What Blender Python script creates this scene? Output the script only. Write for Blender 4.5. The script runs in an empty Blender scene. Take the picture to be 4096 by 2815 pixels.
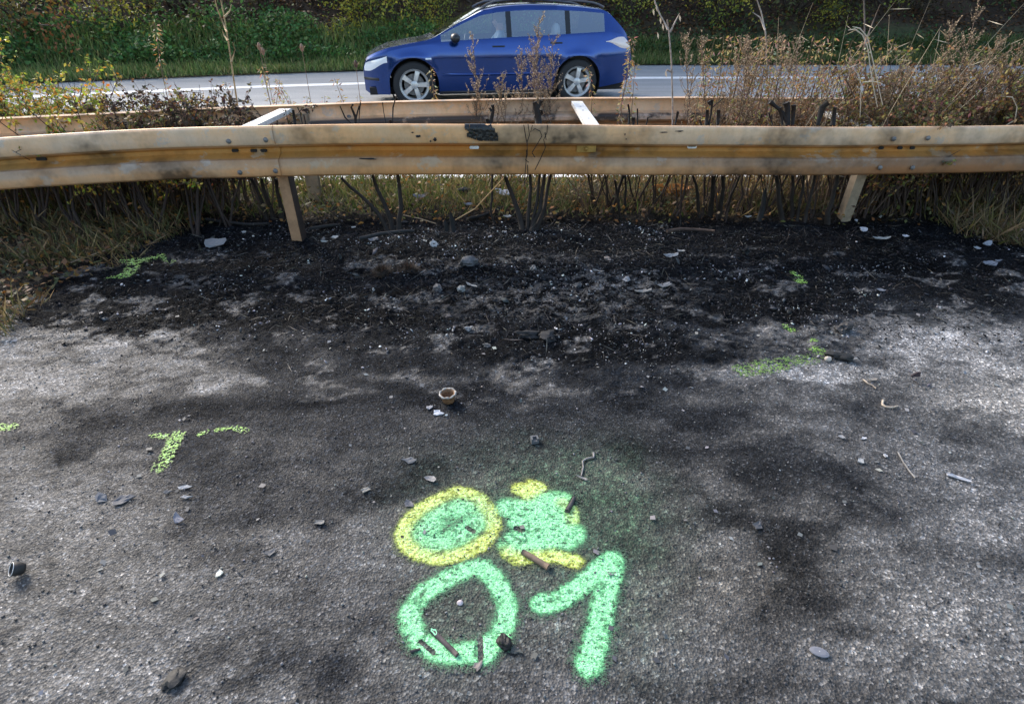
import bpy, math, random
import numpy as np
from mathutils import Vector, Matrix
random.seed(7); rng = np.random.default_rng(7)
sc = bpy.context.scene; COL = sc.collection
R = math.radians

# ------------------------------------------------------------------ camera
FPX, PITCH, CAMH = 2300.0, R(31.2), 1.41
cam = bpy.data.cameras.new('camera'); cam.sensor_width = 36; cam.lens = 36*FPX/4096; cam.clip_end = 900; cam.clip_start = .05
co = bpy.data.objects.new('camera', cam); COL.objects.link(co); co.location = (0, 0, CAMH)
co.rotation_euler = (R(90)-PITCH, 0, 0); sc.camera = co
# ------------------------------------------------------------------ light
TO_SUN = Vector((-.62, .66, .60)).normalized()
W = bpy.data.worlds.new('World'); sc.world = W; W.use_nodes = True
nt = W.node_tree; bg = nt.nodes['Background']; sky = nt.nodes.new('ShaderNodeTexSky'); sky.sky_type = 'NISHITA'
sky.sun_disc = False; sky.sun_elevation = math.asin(TO_SUN.z); sky.sun_rotation = math.atan2(TO_SUN.x, TO_SUN.y)
sky.air_density = 1.2; sky.dust_density = 2.5
nt.links.new(sky.outputs[0], bg.inputs[0]); bg.inputs[1].default_value = .15
sl = bpy.data.lights.new('sun', 'SUN'); sl.energy = 1.3; sl.angle = R(13); sl.color = (1, .93, .84)
so = bpy.data.objects.new('sun', sl); COL.objects.link(so); so.rotation_euler = TO_SUN.to_track_quat('Z', 'Y').to_euler(); so.location = (-6, 8, 9)
vs = sc.view_settings; vs.view_transform = 'Standard'; vs.look = 'None'; vs.gamma = 1; vs.use_curve_mapping = False; vs.exposure = 1.35

# ------------------------------------------------------------------ helpers
def gp(px, py, z=0.0):
    """where the line of sight of a point of the 4096-wide photograph meets height z"""
    u = (px-2048)/FPX; v = (1407.5-py)/FPX; c = math.cos(PITCH); s = math.sin(PITCH)
    t = (z-CAMH)/(-s+c*v)
    return Vector((u*t, (c+s*v)*t, z))
def atY(px, py, Y):
    u = (px-2048)/FPX; v = (1407.5-py)/FPX; c = math.cos(PITCH); s = math.sin(PITCH)
    t = Y/(c+s*v)
    return Vector((u*t, Y, CAMH+(-s+c*v)*t))
def gd(x, y, z=0): return gp(x*1.764, y*1.764, z)      # same, from the 2322-wide view

def vn(x, y, seed=0):
    x = np.asarray(x, float); y = np.asarray(y, float)
    xi = np.floor(x); yi = np.floor(y); fx = x-xi; fy = y-yi
    fx = fx*fx*(3-2*fx); fy = fy*fy*(3-2*fy)
    def h(a, b):
        n = (a.astype(np.int64)*73856093) ^ (b.astype(np.int64)*19349663) ^ (seed*83492791+12345)
        n = (n ^ (n >> 13))*1274126177 & 0x7fffffff
        n = (n ^ (n >> 16))*668265263 & 0x7fffffff
        return (n & 0xfffff)/float(0xfffff)
    return (h(xi, yi)*(1-fx)+h(xi+1, yi)*fx)*(1-fy)+(h(xi, yi+1)*(1-fx)+h(xi+1, yi+1)*fx)*fy
def fbm(x, y, oct=4, seed=0):
    s = 0; a = .5; t = 0
    for k in range(oct):
        s = s+a*vn(np.asarray(x)*2**k, np.asarray(y)*2**k, seed+k*17); t += a; a *= .5
    return s/t
def sstep(a, b, x):
    t = np.clip((x-a)/(b-a), 0, 1); return t*t*(3-2*t)

def tag(o, label=None, cat=None, group=None, kind=None):
    if label: o['label'] = label
    if cat: o['category'] = cat
    if group: o['group'] = group
    if kind: o['kind'] = kind
    return o
def thing(name, label, cat, loc=(0, 0, 0), rz=0, group=None):
    o = bpy.data.objects.new(name, None); COL.objects.link(o); o.location = loc; o.rotation_euler = (0, 0, rz)
    o.empty_display_size = .1
    return tag(o, label, cat, group)
def link(name, me, parent=None):
    o = bpy.data.objects.new(name, me); COL.objects.link(o)
    if parent: o.parent = parent
    return o
def kids(o): return [c for c in bpy.data.objects if c.parent == o]
def copy_tree(o, ch=None, parent=None):
    c = o.copy(); COL.objects.link(c)
    if parent: c.parent = parent
    for k in KIDS.get(o.name, []): copy_tree(k, parent=c)
    return c
KIDS = {}
def remember(o):
    KIDS[o.name] = [c for c in bpy.data.objects if c.parent == o]
    for c in KIDS[o.name]: remember(c)

class MB:
    def __init__(s): s.v = []; s.f = []; s.c = []; s.m = []; s.uv = []
    def add(s, vs, fs, col=(1, 1, 1), mi=0):
        b = len(s.v); s.v += [tuple(v) for v in vs]; s.f += [tuple(i+b for i in f) for f in fs]
        s.c += [tuple(col)]*len(vs); s.m += [mi]*len(fs)
    def box(s, x0, x1, y0, y1, z0, z1, col=(1, 1, 1)):
        s.add([(x0, y0, z0), (x1, y0, z0), (x1, y1, z0), (x0, y1, z0), (x0, y0, z1), (x1, y0, z1), (x1, y1, z1), (x0, y1, z1)],
              [(0, 3, 2, 1), (4, 5, 6, 7), (0, 1, 5, 4), (1, 2, 6, 5), (2, 3, 7, 6), (3, 0, 4, 7)], col)
    def tube(s, pts, rad, n=6, col=(1, 1, 1), cap=True):
        pts = [Vector(p) for p in pts]; vs = []; up = Vector((.31, .2, .93))
        for i, p in enumerate(pts):
            t = (pts[min(i+1, len(pts)-1)]-pts[max(i-1, 0)]).normalized()
            a = t.cross(up)
            if a.length < .05: a = t.cross(Vector((1, 0, 0)))
            a.normalize(); b = t.cross(a); r = rad[i] if hasattr(rad, '__len__') else rad
            vs += [p+(a*math.cos(q)+b*math.sin(q))*r for q in [2*math.pi*k/n for k in range(n)]]
        fs = [(i*n+k, i*n+(k+1) % n, (i+1)*n+(k+1) % n, (i+1)*n+k) for i in range(len(pts)-1) for k in range(n)]
        if cap: fs += [tuple(range(n)), tuple(range(len(vs)-1, len(vs)-n-1, -1))]
        s.add(vs, fs, col)
    def lathe(s, prof, n=24, M=None, col=(1, 1, 1)):
        vs = []; M = M or Matrix()
        for r, z in prof: vs += [M @ Vector((r*math.cos(2*math.pi*k/n), r*math.sin(2*math.pi*k/n), z)) for k in range(n)]
        s.add(vs, [(i*n+k, i*n+(k+1) % n, (i+1)*n+(k+1) % n, (i+1)*n+k) for i in range(len(prof)-1) for k in range(n)], col)
    def leaf(s, p, d, nrm, L, w, col):
        d = d.normalized(); a = d.cross(nrm)
        if a.length < .01: a = d.cross(Vector((.3, .9, .1)))
        a.normalize(); q = p+d*L*.45
        s.add([p, q+a*w*.5, p+d*L, q-a*w*.5], [(0, 1, 2), (0, 2, 3)], col)
    def grid(s, P, col=(1, 1, 1), flip=False):
        nu = len(P); nv = len(P[0]); vs = [v for row in P for v in row]
        fs = [(i*nv+j, (i+1)*nv+j, (i+1)*nv+j+1, i*nv+j+1) for i in range(nu-1) for j in range(nv-1)]
        if flip: fs = [f[::-1] for f in fs]
        s.add(vs, fs, col)
    def mesh(s, name, mats, smooth=False, angle=None):
        me = bpy.data.meshes.new(name); me.from_pydata(s.v, [], s.f)
        for m in (mats if isinstance(mats, (list, tuple)) else [mats]): me.materials.append(m)
        if any(s.m): me.polygons.foreach_set('material_index', s.m)
        a = me.color_attributes.new('Col', 'FLOAT_COLOR', 'POINT')
        a.data.foreach_set('color', np.array([(c[0], c[1], c[2], 1) for c in s.c], np.float32).ravel())
        if smooth:
            me.polygons.foreach_set('use_smooth', [True]*len(me.polygons))
            if angle: me.set_sharp_from_angle(angle=angle)
        me.update(); return me
    def build(s, name, mats, parent=None, smooth=False, angle=None):
        return link(name, s.mesh(name, mats, smooth, angle), parent)

def np_mesh(name, V, Fc, cols, mat, smooth=False):
    """V (n,3), Fc (m,k) int, cols (n,3)"""
    me = bpy.data.meshes.new(name); k = Fc.shape[1]
    me.vertices.add(len(V)); me.vertices.foreach_set('co', np.ascontiguousarray(V, np.float32).ravel())
    me.loops.add(Fc.size); me.loops.foreach_set('vertex_index', np.ascontiguousarray(Fc, np.int32).ravel())
    me.polygons.add(len(Fc)); me.polygons.foreach_set('loop_start', np.arange(0, Fc.size, k, dtype=np.int32))
    if smooth: me.polygons.foreach_set('use_smooth', np.ones(len(Fc), bool))
    me.materials.append(mat); me.update(calc_edges=True)
    if cols is not None:
        a = me.color_attributes.new('Col', 'FLOAT_COLOR', 'POINT')
        c4 = np.ones((len(V), 4), np.float32); c4[:, :3] = cols; a.data.foreach_set('color', c4.ravel())
    return me
def rhombi(P, D, N, L, Wd, C):
    """leaf-like quads: base point, direction, normal, length, width, colour"""
    D = D/np.linalg.norm(D, axis=1)[:, None]; A = np.cross(D, N); A /= np.linalg.norm(A, axis=1)[:, None]+1e-9
    L = L[:, None]; Wd = Wd[:, None]; m = P+D*L*.45
    up = np.cross(A, D)*L*.06
    V = np.stack([P, m+A*Wd*.5+up, P+D*L, m-A*Wd*.5+up], 1).reshape(-1, 3)
    F = np.arange(len(P)*4).reshape(-1, 4); return V, F, np.repeat(C, 4, 0)
def stuff(name, V, F, C, mat, label, cat, kind='stuff'):
    o = link(name, np_mesh(name, V, F, C, mat)); return tag(o, label, cat, None, kind)
def rdir(n):
    v = rng.normal(size=(n, 3)); return v/np.linalg.norm(v, axis=1)[:, None]
def pick(n, cols, jit=.25):
    c = np.array(cols)[rng.integers(0, len(cols), n)]
    return c*(1+jit*(rng.random((n, 1))*2-1))*(1+.08*(rng.random((n, 3))*2-1))

# ------------------------------------------------------------------ materials
def mat(name, base=(.5, .5, .5), rough=.6, metal=0, coat=0, spec=.5):
    m = bpy.data.materials.new(name); m.use_nodes = True; b = m.node_tree.nodes['Principled BSDF']
    b.inputs['Base Color'].default_value = (*base, 1); b.inputs['Roughness'].default_value = rough
    b.inputs['Metallic'].default_value = metal; b.inputs['Coat Weight'].default_value = coat; b.inputs['Specular IOR Level'].default_value = spec
    if coat: b.inputs['Coat Roughness'].default_value = .10
    return m
def N(m, t, **kw):
    n = m.node_tree.nodes.new(t)
    for k, v in kw.items():
        if k in n.inputs: n.inputs[k].default_value = v
        else: setattr(n, k, v)
    return n
def L(m, a, b): m.node_tree.links.new(a, b)
def B(m): return m.node_tree.nodes['Principled BSDF']
def mult(m, a, b, fac=1, mode='MULTIPLY'):
    n = N(m, 'ShaderNodeMix', data_type='RGBA', blend_type=mode); n.inputs[0].default_value = fac
    L(m, a, n.inputs[6]); L(m, b, n.inputs[7]); return n.outputs[2]
def ramp(m, src, stops):
    r = N(m, 'ShaderNodeValToRGB'); e = r.color_ramp.elements
    while len(e) < len(stops): e.new(.5)
    for k, (p, c) in enumerate(stops):
        e[k].position = p; e[k].color = (*c, 1) if hasattr(c, '__len__') else (c, c, c, 1)
    L(m, src, r.inputs[0]); return r.outputs[0]
def bump(m, src, st, dist=.01, nrm=None):
    b = N(m, 'ShaderNodeBump', Strength=st, Distance=dist); L(m, src, b.inputs['Height'])
    if nrm: L(m, nrm, b.inputs['Normal'])
    return b.outputs[0]
def noise(m, co, scale, detail=4, rough=.6):
    n = N(m, 'ShaderNodeTexNoise', Scale=scale, Detail=detail, Roughness=rough); L(m, co, n.inputs['Vector']); return n.outputs['Fac']

def N_scale(m, src, a, b):
    r = N(m, 'ShaderNodeMapRange'); r.inputs['From Min'].default_value = a; r.inputs['From Max'].default_value = b; L(m, src, r.inputs['Value']); return r.outputs[0]
def vcol_mat(name, rough=.7, trans=0, nscale=0, spec=.4):
    m = mat(name, rough=rough, spec=spec); a = N(m, 'ShaderNodeAttribute', attribute_name='Col'); out = a.outputs['Color']
    if nscale:
        tc = N(m, 'ShaderNodeTexCoord'); f = noise(m, tc.outputs['Object'], nscale)
        out = mult(m, out, ramp(m, f, [(.25, .45), (.75, 1.35)])); L(m, bump(m, f, .6, .004), B(m).inputs['Normal'])
    L(m, out, B(m).inputs['Base Color'])
    if trans:
        t = N(m, 'ShaderNodeBsdfTranslucent'); L(m, out, t.inputs[0]); x = N(m, 'ShaderNodeMixShader'); x.inputs[0].default_value = trans
        L(m, B(m).outputs[0], x.inputs[1]); L(m, t.outputs[0], x.inputs[2])
        L(m, x.outputs[0], m.node_tree.nodes['Material Output'].inputs[0])
    return m
M_leaf = vcol_mat('foliage', .55, .35)
M_stem = vcol_mat('plant_stem', .7)
M_debris = vcol_mat('charred_debris', .6, 0, 60)
M_coal = vcol_mat('charcoal', .75, 0, 0, .14)
M_flake = vcol_mat('ash_flakes', .65, 0, 0, .5)
M_wood = vcol_mat('burnt_wood', .8, 0, 35)

def ground_mat(name, attr=True, base=(.06, .06, .062), grain=140, gain=1.0):
    m = mat(name, base, .78, spec=.5); tc = N(m, 'ShaderNodeTexCoord'); o = tc.outputs['Object']
    vo = N(m, 'ShaderNodeTexVoronoi', Scale=grain); L(m, o, vo.inputs['Vector'])
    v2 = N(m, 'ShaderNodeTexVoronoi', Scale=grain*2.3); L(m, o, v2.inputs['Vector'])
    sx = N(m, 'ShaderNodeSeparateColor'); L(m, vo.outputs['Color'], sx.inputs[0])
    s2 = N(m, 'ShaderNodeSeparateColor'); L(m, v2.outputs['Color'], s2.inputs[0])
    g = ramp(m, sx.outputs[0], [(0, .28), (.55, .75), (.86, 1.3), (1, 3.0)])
    g2 = ramp(m, s2.outputs[1], [(0, .6), (.8, 1.0), (.93, 1.3), (1, 2.2)])  # random stone tones; the palest specks paint glints into the colour
    n1 = noise(m, o, 38, 6, .75); g3 = ramp(m, n1, [(.3, .4), (.5, .95), (.7, 1.6)])
    if attr:
        a = N(m, 'ShaderNodeAttribute', attribute_name='Col'); c = a.outputs['Color']
    else:
        rg = N(m, 'ShaderNodeRGB'); rg.outputs[0].default_value = (*base, 1); c = rg.outputs[0]
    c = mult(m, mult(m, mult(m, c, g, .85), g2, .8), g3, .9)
    L(m, c, B(m).inputs['Base Color'])
    if attr:
        bw = N(m, 'ShaderNodeRGBToBW'); L(m, a.outputs['Color'], bw.inputs[0]); L(m, ramp(m, bw.outputs[0], [(.010, .03), (.07, .55)]), B(m).inputs['Specular IOR Level'])
    rr = ramp(m, s2.outputs[2], [(0, .85), (.75, .7), (1, .38)]); L(m, rr, B(m).inputs['Roughness'])
    nr = bump(m, vo.outputs['Distance'], .75, .005); nr = bump(m, n1, .55, .008, nr)
    L(m, nr, B(m).inputs['Normal']); return m
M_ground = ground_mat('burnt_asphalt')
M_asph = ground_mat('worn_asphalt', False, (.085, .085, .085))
# carriageway: smoother asphalt
M_road = mat('carriageway_asphalt', (.17, .18, .19), .75); tc = N(M_road, 'ShaderNodeTexCoord')
mp = N(M_road, 'ShaderNodeMapping'); mp.inputs['Scale'].default_value = (.35, 1.6, 1); L(M_road, tc.outputs['Object'], mp.inputs[0])
L(M_road, mult(M_road, ramp(M_road, noise(M_road, mp.outputs[0], 1.2, 5), [(.3, (.19, .205, .22)), (.7, (.27, .285, .30))]), ramp(M_road, noise(M_road, tc.outputs['Object'], 60, 3), [(.3, .7), (.7, 1.25)])), B(M_road).inputs['Base Color'])
M_line = mat('road_paint', (.8, .8, .78), .6); tc = N(M_line, 'ShaderNodeTexCoord')
L(M_line, ramp(M_line, noise(M_line, tc.outputs['Object'], 9, 6, .7), [(.3, .55), (.55, .8)]), B(M_line).inputs['Base Color'])
M_soil = vcol_mat('soil', .9, 0, 9)

# scorched galvanised steel; UV u = metres along the rail, v = metres round the profile
def rail_mat(name, rear=False):
    m = mat(name, (.5, .35, .2), .5, .25); uv = N(m, 'ShaderNodeUVMap', uv_map='UVMap'); o = uv.outputs[0]
    sp = N(m, 'ShaderNodeSeparateXYZ'); L(m, o, sp.inputs[0])
    mp = N(m, 'ShaderNodeMapping'); mp.inputs['Scale'].default_value = (1, 1.15, 1); L(m, o, mp.inputs[0])
    base = ramp(m, noise(m, mp.outputs[0], 2.1, 6, .6), [(.28, (.66, .50, .37)), (.45, (.78, .56, .38)), (.58, (.84, .53, .30)), (.75, (.60, .41, .27))])
    # bands round the profile: yellow-brown sheltered channel, grey ash on the ledge, pale top lip
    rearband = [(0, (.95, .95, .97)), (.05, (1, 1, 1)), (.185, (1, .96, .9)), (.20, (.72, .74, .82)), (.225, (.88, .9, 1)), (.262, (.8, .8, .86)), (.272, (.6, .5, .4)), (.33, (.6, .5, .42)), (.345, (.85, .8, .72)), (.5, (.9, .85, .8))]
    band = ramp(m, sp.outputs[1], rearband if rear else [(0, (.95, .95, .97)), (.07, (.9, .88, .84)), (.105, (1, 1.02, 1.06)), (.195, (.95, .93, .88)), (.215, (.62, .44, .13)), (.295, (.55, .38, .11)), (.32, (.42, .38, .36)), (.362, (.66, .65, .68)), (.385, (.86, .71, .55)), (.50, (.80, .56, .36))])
    c = mult(m, base, band, .92)
    gz = ramp(m, noise(m, mp.outputs[0], 4.3, 7, .7), [(.57, (0, 0, 0)), (.61, (.75, .75, .75))])      # bare grey zinc showing through
    gc = N(m, 'ShaderNodeRGB'); gc.outputs[0].default_value = (.60, .51, .43, 1)
    x = N(m, 'ShaderNodeMix', data_type='RGBA'); L(m, gz, x.inputs[0]); L(m, c, x.inputs[6]); L(m, mult(m, gc.outputs[0], band, .45), x.inputs[7]); c = x.outputs[2]
    mv = N(m, 'ShaderNodeMapping'); mv.inputs['Scale'].default_value = (2.6, .7, 1); L(m, o, mv.inputs[0])
    c = mult(m, c, ramp(m, noise(m, mv.outputs[0], 3, 5, .7), [(.3, .75), (.6, 1.05)]), .6)        # streaks running down
    c = mult(m, c, ramp(m, noise(m, o, 46, 5, .8), [(.27, .22), (.36, .9), (.6, 1)]), .8)           # soot specks
    st = ramp(m, noise(m, mp.outputs[0], 1.3, 5, .65), [(.37, .08), (.41, .45), (.51, 1)])
    c = mult(m, c, st, .85 if not rear else .6)
    if not rear:     # the heat turned the middle stretch more orange
        orr = ramp(m, N_scale(m, sp.outputs[0], -4, 4), [(.26, (1, 1, 1)), (.36, (1.0, .88, .70)), (.52, (1.0, .88, .70)), (.68, (1, .97, .92))]); c = mult(m, c, orr)
    if rear:         # soot lying along the ledge
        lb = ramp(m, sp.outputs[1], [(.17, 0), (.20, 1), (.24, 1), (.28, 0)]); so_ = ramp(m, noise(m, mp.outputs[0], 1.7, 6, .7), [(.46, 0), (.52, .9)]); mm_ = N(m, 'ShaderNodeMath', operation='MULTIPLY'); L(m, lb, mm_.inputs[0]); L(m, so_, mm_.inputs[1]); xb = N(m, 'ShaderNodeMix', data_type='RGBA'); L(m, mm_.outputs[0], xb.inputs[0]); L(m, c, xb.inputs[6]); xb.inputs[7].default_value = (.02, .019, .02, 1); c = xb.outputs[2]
    if not rear:     # heavier soot towards the right, mostly on the lower half
        ma = N(m, 'ShaderNodeMath', operation='MULTIPLY_ADD'); L(m, noise(m, o, 2.5, 4), ma.inputs[0]); ma.inputs[1].default_value = 1.2; L(m, sp.outputs[0], ma.inputs[2])
        r1 = ramp(m, N_scale(m, ma.outputs[0], -6, 6), [(.60, (1, 1, 1)), (.76, (.50, .44, .40))]); mv2 = ramp(m, sp.outputs[1], [(.29, .0), (.34, 1)]); xx = N(m, 'ShaderNodeMix', data_type='RGBA'); L(m, mv2, xx.inputs[0]); xx.inputs[6].default_value = (1, 1, 1, 1); L(m, r1, xx.inputs[7]); c = mult(m, c, xx.outputs[2])
    L(m, c, B(m).inputs['Base Color']); L(m, ramp(m, noise(m, o, 12, 5), [(.3, .42), (.7, .72)]), B(m).inputs['Roughness'])
    L(m, bump(m, noise(m, o, 18, 5), .25, .004), B(m).inputs['Normal']); return m
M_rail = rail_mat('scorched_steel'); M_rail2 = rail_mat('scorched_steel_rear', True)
def metal_mat(name, c, rough=.5, nscale=25, metal=.3, lo=.55):
    m = mat(name, c, rough, metal); tc = N(m, 'ShaderNodeTexCoord'); rg = N(m, 'ShaderNodeRGB'); rg.outputs[0].default_value = (*c, 1)
    f = noise(m, tc.outputs['Object'], nscale, 5, .7); L(m, mult(m, rg.outputs[0], ramp(m, f, [(.3, lo), (.62, 1.1)])), B(m).inputs['Base Color'])
    L(m, bump(m, f, .2, .003), B(m).inputs['Normal']); return m
M_bolt = metal_mat('bolt_steel', (.20, .19, .18), .55); M_post = metal_mat('post_steel', (.40, .23, .125), .6, 9)
M_post2 = metal_mat('post_zinc', (.33, .26, .18), .6, 9); M_bar = metal_mat('bar_zinc', (.72, .72, .71), .5, 30, .2, .7)
M_dark = mat('dark_void', (.015, .013, .012), .8); M_plate = metal_mat('plate_ochre', (.42, .25, .06), .55)
M_char = metal_mat('char', (.008, .008, .009), .35, 70, 0, .3)

# ------------------------------------------------------------------ near ground: burnt asphalt
GX0, GX1, GY0, GY1, GS = -4.3, 4.3, .42, 4.75, .008
gx = np.arange(GX0, GX1+1e-6, GS); gy = np.arange(GY0, GY1+1e-6, GS); NX, NY = len(gx), len(gy)
X, Y = np.meshgrid(gx, gy)
wx = X+.25*(fbm(X*2.2, Y*2.2, 3, 5)-.5); wy = Y+.25*(fbm(X*2.2, Y*2.2, 3, 9)-.5)
def blob(dx, dy, rx, ry, rot=0):
    c = gd(dx, dy); a = (wx-c.x)*math.cos(rot)+(wy-c.y)*math.sin(rot); b = -(wx-c.x)*math.sin(rot)+(wy-c.y)*math.cos(rot)
    return np.exp(-((a/rx)**2+(b/ry)**2))
char = sstep(2.0, 2.7, wy+.08*np.sin(X*1.7)-.34*sstep(1.0, 2.2, wx)+.22*np.exp(-((wx-.15)/1.1)**2)+.30*(fbm(X*4, Y*5, 4, 66)-.5))   # thick burnt litter near the rail
brk = sstep(.34, .66, fbm(X*7+3, Y*9, 5, 501)); brk2 = sstep(.30, .62, fbm(X*16, Y*22, 4, 502))
tone = .068+(.0055-.068)*char
tone = tone-.040*sstep(1.15, 2.0, wy+.30*(brk-.5)+.15*np.exp(-((wx+.3)/.9)**2))*(1-char)*(1-.7*sstep(1.0, 1.7, X))*(1-.5*sstep(1.4, 2.2, -X))
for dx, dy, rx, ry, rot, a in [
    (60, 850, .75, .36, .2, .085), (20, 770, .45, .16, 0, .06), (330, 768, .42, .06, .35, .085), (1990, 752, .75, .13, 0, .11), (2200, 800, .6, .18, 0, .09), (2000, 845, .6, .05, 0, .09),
    (1740, 832, .42, .07, 0, .09), (1950, 822, .5, .09, 0, .07), (2290, 905, .28, .20, 0, .24), (2240, 1130, .34, .40, 0, .05), (40, 1180, .25, .35, 0, .05), (90, 1400, .3, .26, 0, .06),  # blobs at right edge and lower left put sunlit patches into the albedo
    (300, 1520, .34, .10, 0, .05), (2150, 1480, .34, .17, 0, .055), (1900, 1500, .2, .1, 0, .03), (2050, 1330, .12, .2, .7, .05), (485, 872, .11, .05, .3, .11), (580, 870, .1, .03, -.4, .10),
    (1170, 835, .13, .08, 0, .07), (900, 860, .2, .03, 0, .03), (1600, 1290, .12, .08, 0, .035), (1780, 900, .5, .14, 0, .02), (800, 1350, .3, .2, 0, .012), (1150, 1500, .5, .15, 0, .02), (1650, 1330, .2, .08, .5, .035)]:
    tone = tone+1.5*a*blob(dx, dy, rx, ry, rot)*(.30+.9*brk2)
for dx, dy, rx, ry, rot, a in [
    (470, 920, .55, .20, .35, .045), (260, 1010, .3, .12, .3, .05), (1700, 660, .65, .35, 0, .03), (1760, 1290, .26, .20, -.4, .012), (1720, 1200, .42, .34, -.2, .012), (640, 730, .6, .22, .2, .04), (1640, 1040, .18, .08, 0, .016),
    (900, 960, .5, .12, 0, .02), (420, 720, .8, .25, .1, .06), (330, 900, .35, .14, .5, .04), (1150, 760, .5, .18, 0, .03), (1880, 1150, .25, .25, 0, .03), (600, 1450, .25, .14, 0, .03), (120, 1040, .16, .05, .2, .06), (1230, 780, .3, .08, 0, .03), (1480, 960, .5, .12, 0, .014), (750, 1180, .3, .1, 0, .015), (2000, 700, .6, .1, 0, .03)]:
    tone = tone-1.15*a*blob(dx, dy, rx, ry, rot)*(.35+1.0*brk)
streak = fbm(X*3.2+Y*.8, Y*7-X*.6, 5, 31)
tone = np.clip(tone, .008+.022*(1-char), .3)*np.exp(1.7*(streak-.5)+1.1*(fbm(X*9, Y*13, 4, 77)-.5))
ashp = sstep(.60, .70, fbm(X*6, Y*9, 5, 131))*sstep(1.7, 2.3, Y)*(1-sstep(3.4, 3.8, Y)); tone = tone+.11*ashp*fbm(X*50, Y*60, 2, 3)**2*2.0
for dx, dy, rx, ry in [(440, 645, .2, .07), (490, 570, .08, .07), (1070, 655, .12, .05), (1180, 600, .3, .12), (1420, 650, .35, .15), (1240, 690, .5, .15), (1060, 750, .12, .06)]:
    tone = tone+.10*blob(dx, dy, rx, ry)*sstep(.45, .62, fbm(X*28, Y*34, 3, 41))
soil = np.maximum(sstep(4.12, 4.4, wy), sstep(2.62, 2.85, -wx+.25*(wy-3.3))*sstep(2.6, 3.0, wy))
soil = np.maximum(soil, sstep(3.2, 3.5, wx)*sstep(3.65, 3.9, wy))
warm = sstep(.10, .2, tone)*.10+.5*blob(2280, 905, .4, .3)+.35*blob(90, 1400, .45, .4)+.5*blob(1650, 1310, .3, .12)+.45*blob(1700, 1180, .5, .4)+.25*blob(2050, 1500, .6, .3)  # right edge and lower left tints paint warm sunlight into the asphalt
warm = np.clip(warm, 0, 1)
tone = tone*.76
cold = (.16*(1-sstep(.012, .05, tone)))[..., None]
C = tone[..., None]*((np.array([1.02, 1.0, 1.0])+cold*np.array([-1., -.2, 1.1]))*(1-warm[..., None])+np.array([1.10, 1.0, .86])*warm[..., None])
gw = blob(1180, 1240, .18, .18)+1.0*blob(1330, 1130, .20, .16)+.55*blob(1370, 1190, .2, .2)+.3*blob(1150, 1060, .3, .2)+.4*blob(1040, 1200, .2, .16)+.5*blob(1050, 1400, .16, .12)+.5*blob(1400, 1380, .14, .14)   # overspray
C = C*(1-.30*np.clip(gw, 0, 1)[..., None])+np.array([.045, .115, .045])*(.62*np.clip(gw, 0, 1)*(.25+1.1*fbm(X*60, Y*60, 2, 8)**1.5))[..., None]
sn = fbm(X*7, Y*7, 4, 55)[..., None]
C = C*(1-soil[..., None])+soil[..., None]*(np.array([.030, .022, .014])*(.4+1.1*sn))
Hh = .0022*(fbm(X*60, Y*60, 3, 11)-.5)*2+.006*(fbm(X*5, Y*5, 3, 12)-.5)+rng.normal(0, .0008, X.shape)
lump = fbm(X*6, Y*7, 5, 21); fine = fbm(X*26, Y*26, 4, 23)
Hh = Hh+char*(.055*np.clip(lump-.42, 0, 1)+.022*(fine-.45)+.011*(fbm(X*55, Y*75, 3, 24)-.5))+soil*(.03*(lump-.4)+.015*(fine-.4))
Hh = Hh+.03*blob(1240, 625, .9, .3)+.04*blob(920, 560, .4, .2)*char
def hz(x, y):
    i = (y-GY0)/GS; j = (x-GX0)/GS
    if not (0 <= i < NY-1 and 0 <= j < NX-1): return 0.0
    i0 = int(i); j0 = int(j); a = i-i0; b = j-j0
    return float((Hh[i0, j0]*(1-b)+Hh[i0, j0+1]*b)*(1-a)+(Hh[i0+1, j0]*(1-b)+Hh[i0+1, j0+1]*b)*a)
def hza(x, y):
    i = np.clip(((y-GY0)/GS).round().astype(int), 0, NY-1); j = np.clip(((x-GX0)/GS).round().astype(int), 0, NX-1); return Hh[i, j]
idx = np.arange(NX*NY).reshape(NY, NX)
Fq = np.stack([idx[:-1, :-1], idx[:-1, 1:], idx[1:, 1:], idx[1:, :-1]], -1).reshape(-1, 4)
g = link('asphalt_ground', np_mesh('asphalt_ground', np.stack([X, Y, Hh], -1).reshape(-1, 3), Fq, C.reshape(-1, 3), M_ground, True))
tag(g, 'dark burnt asphalt ground covered in soot and pale ash', None, None, 'structure')
mb = MB(); mb.add([(-40, -25, -.02), (40, -25, -.02), (40, 4.7, -.02), (-40, 4.7, -.02)], [(0, 1, 2, 3)])
tag(mb.build('road_shoulder', M_asph), 'grey asphalt shoulder round the burnt patch', None, None, 'structure')

# ------------------------------------------------------------------ far setting
mb = MB(); mb.add([(-300, -300, -.1), (300, -300, -.1), (300, 300, -.1), (-300, 300, -.1)], [(0, 1, 2, 3)], (.05, .06, .025))
tag(mb.build('terrain', M_soil), None, None, None, 'structure')
edge_px = [(-6, 11.9), (0, 12.7)]
far_edge = [(-40, 2.0), (-24, 7.0), (-14, 11.2), (-10.3, 12.7), (-5.9, 14.7), (-1, 16.4), (3, 17.05), (11, 17.1), (24, 16.2), (40, 14.0)]
line_c = [(-40, -1), (-24, 4.0), (-14, 8.4), (-8.9, 10.83), (-5.06, 12.44), (-1, 13.5), (2.5, 14.0), (9.16, 14.05), (24, 13.2), (40, 11)]
near_edge = [(-40, 1.5), (-24, 3.4), (-12, 4.5), (-4.5, 5.2), (-1.7, 5.38), (0, 5.48), (3, 5.5), (12, 5.3), (24, 4.6), (40, 3)]
def ip(P, x): return float(np.interp(x, [p[0] for p in P], [p[1] for p in P]))
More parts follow.
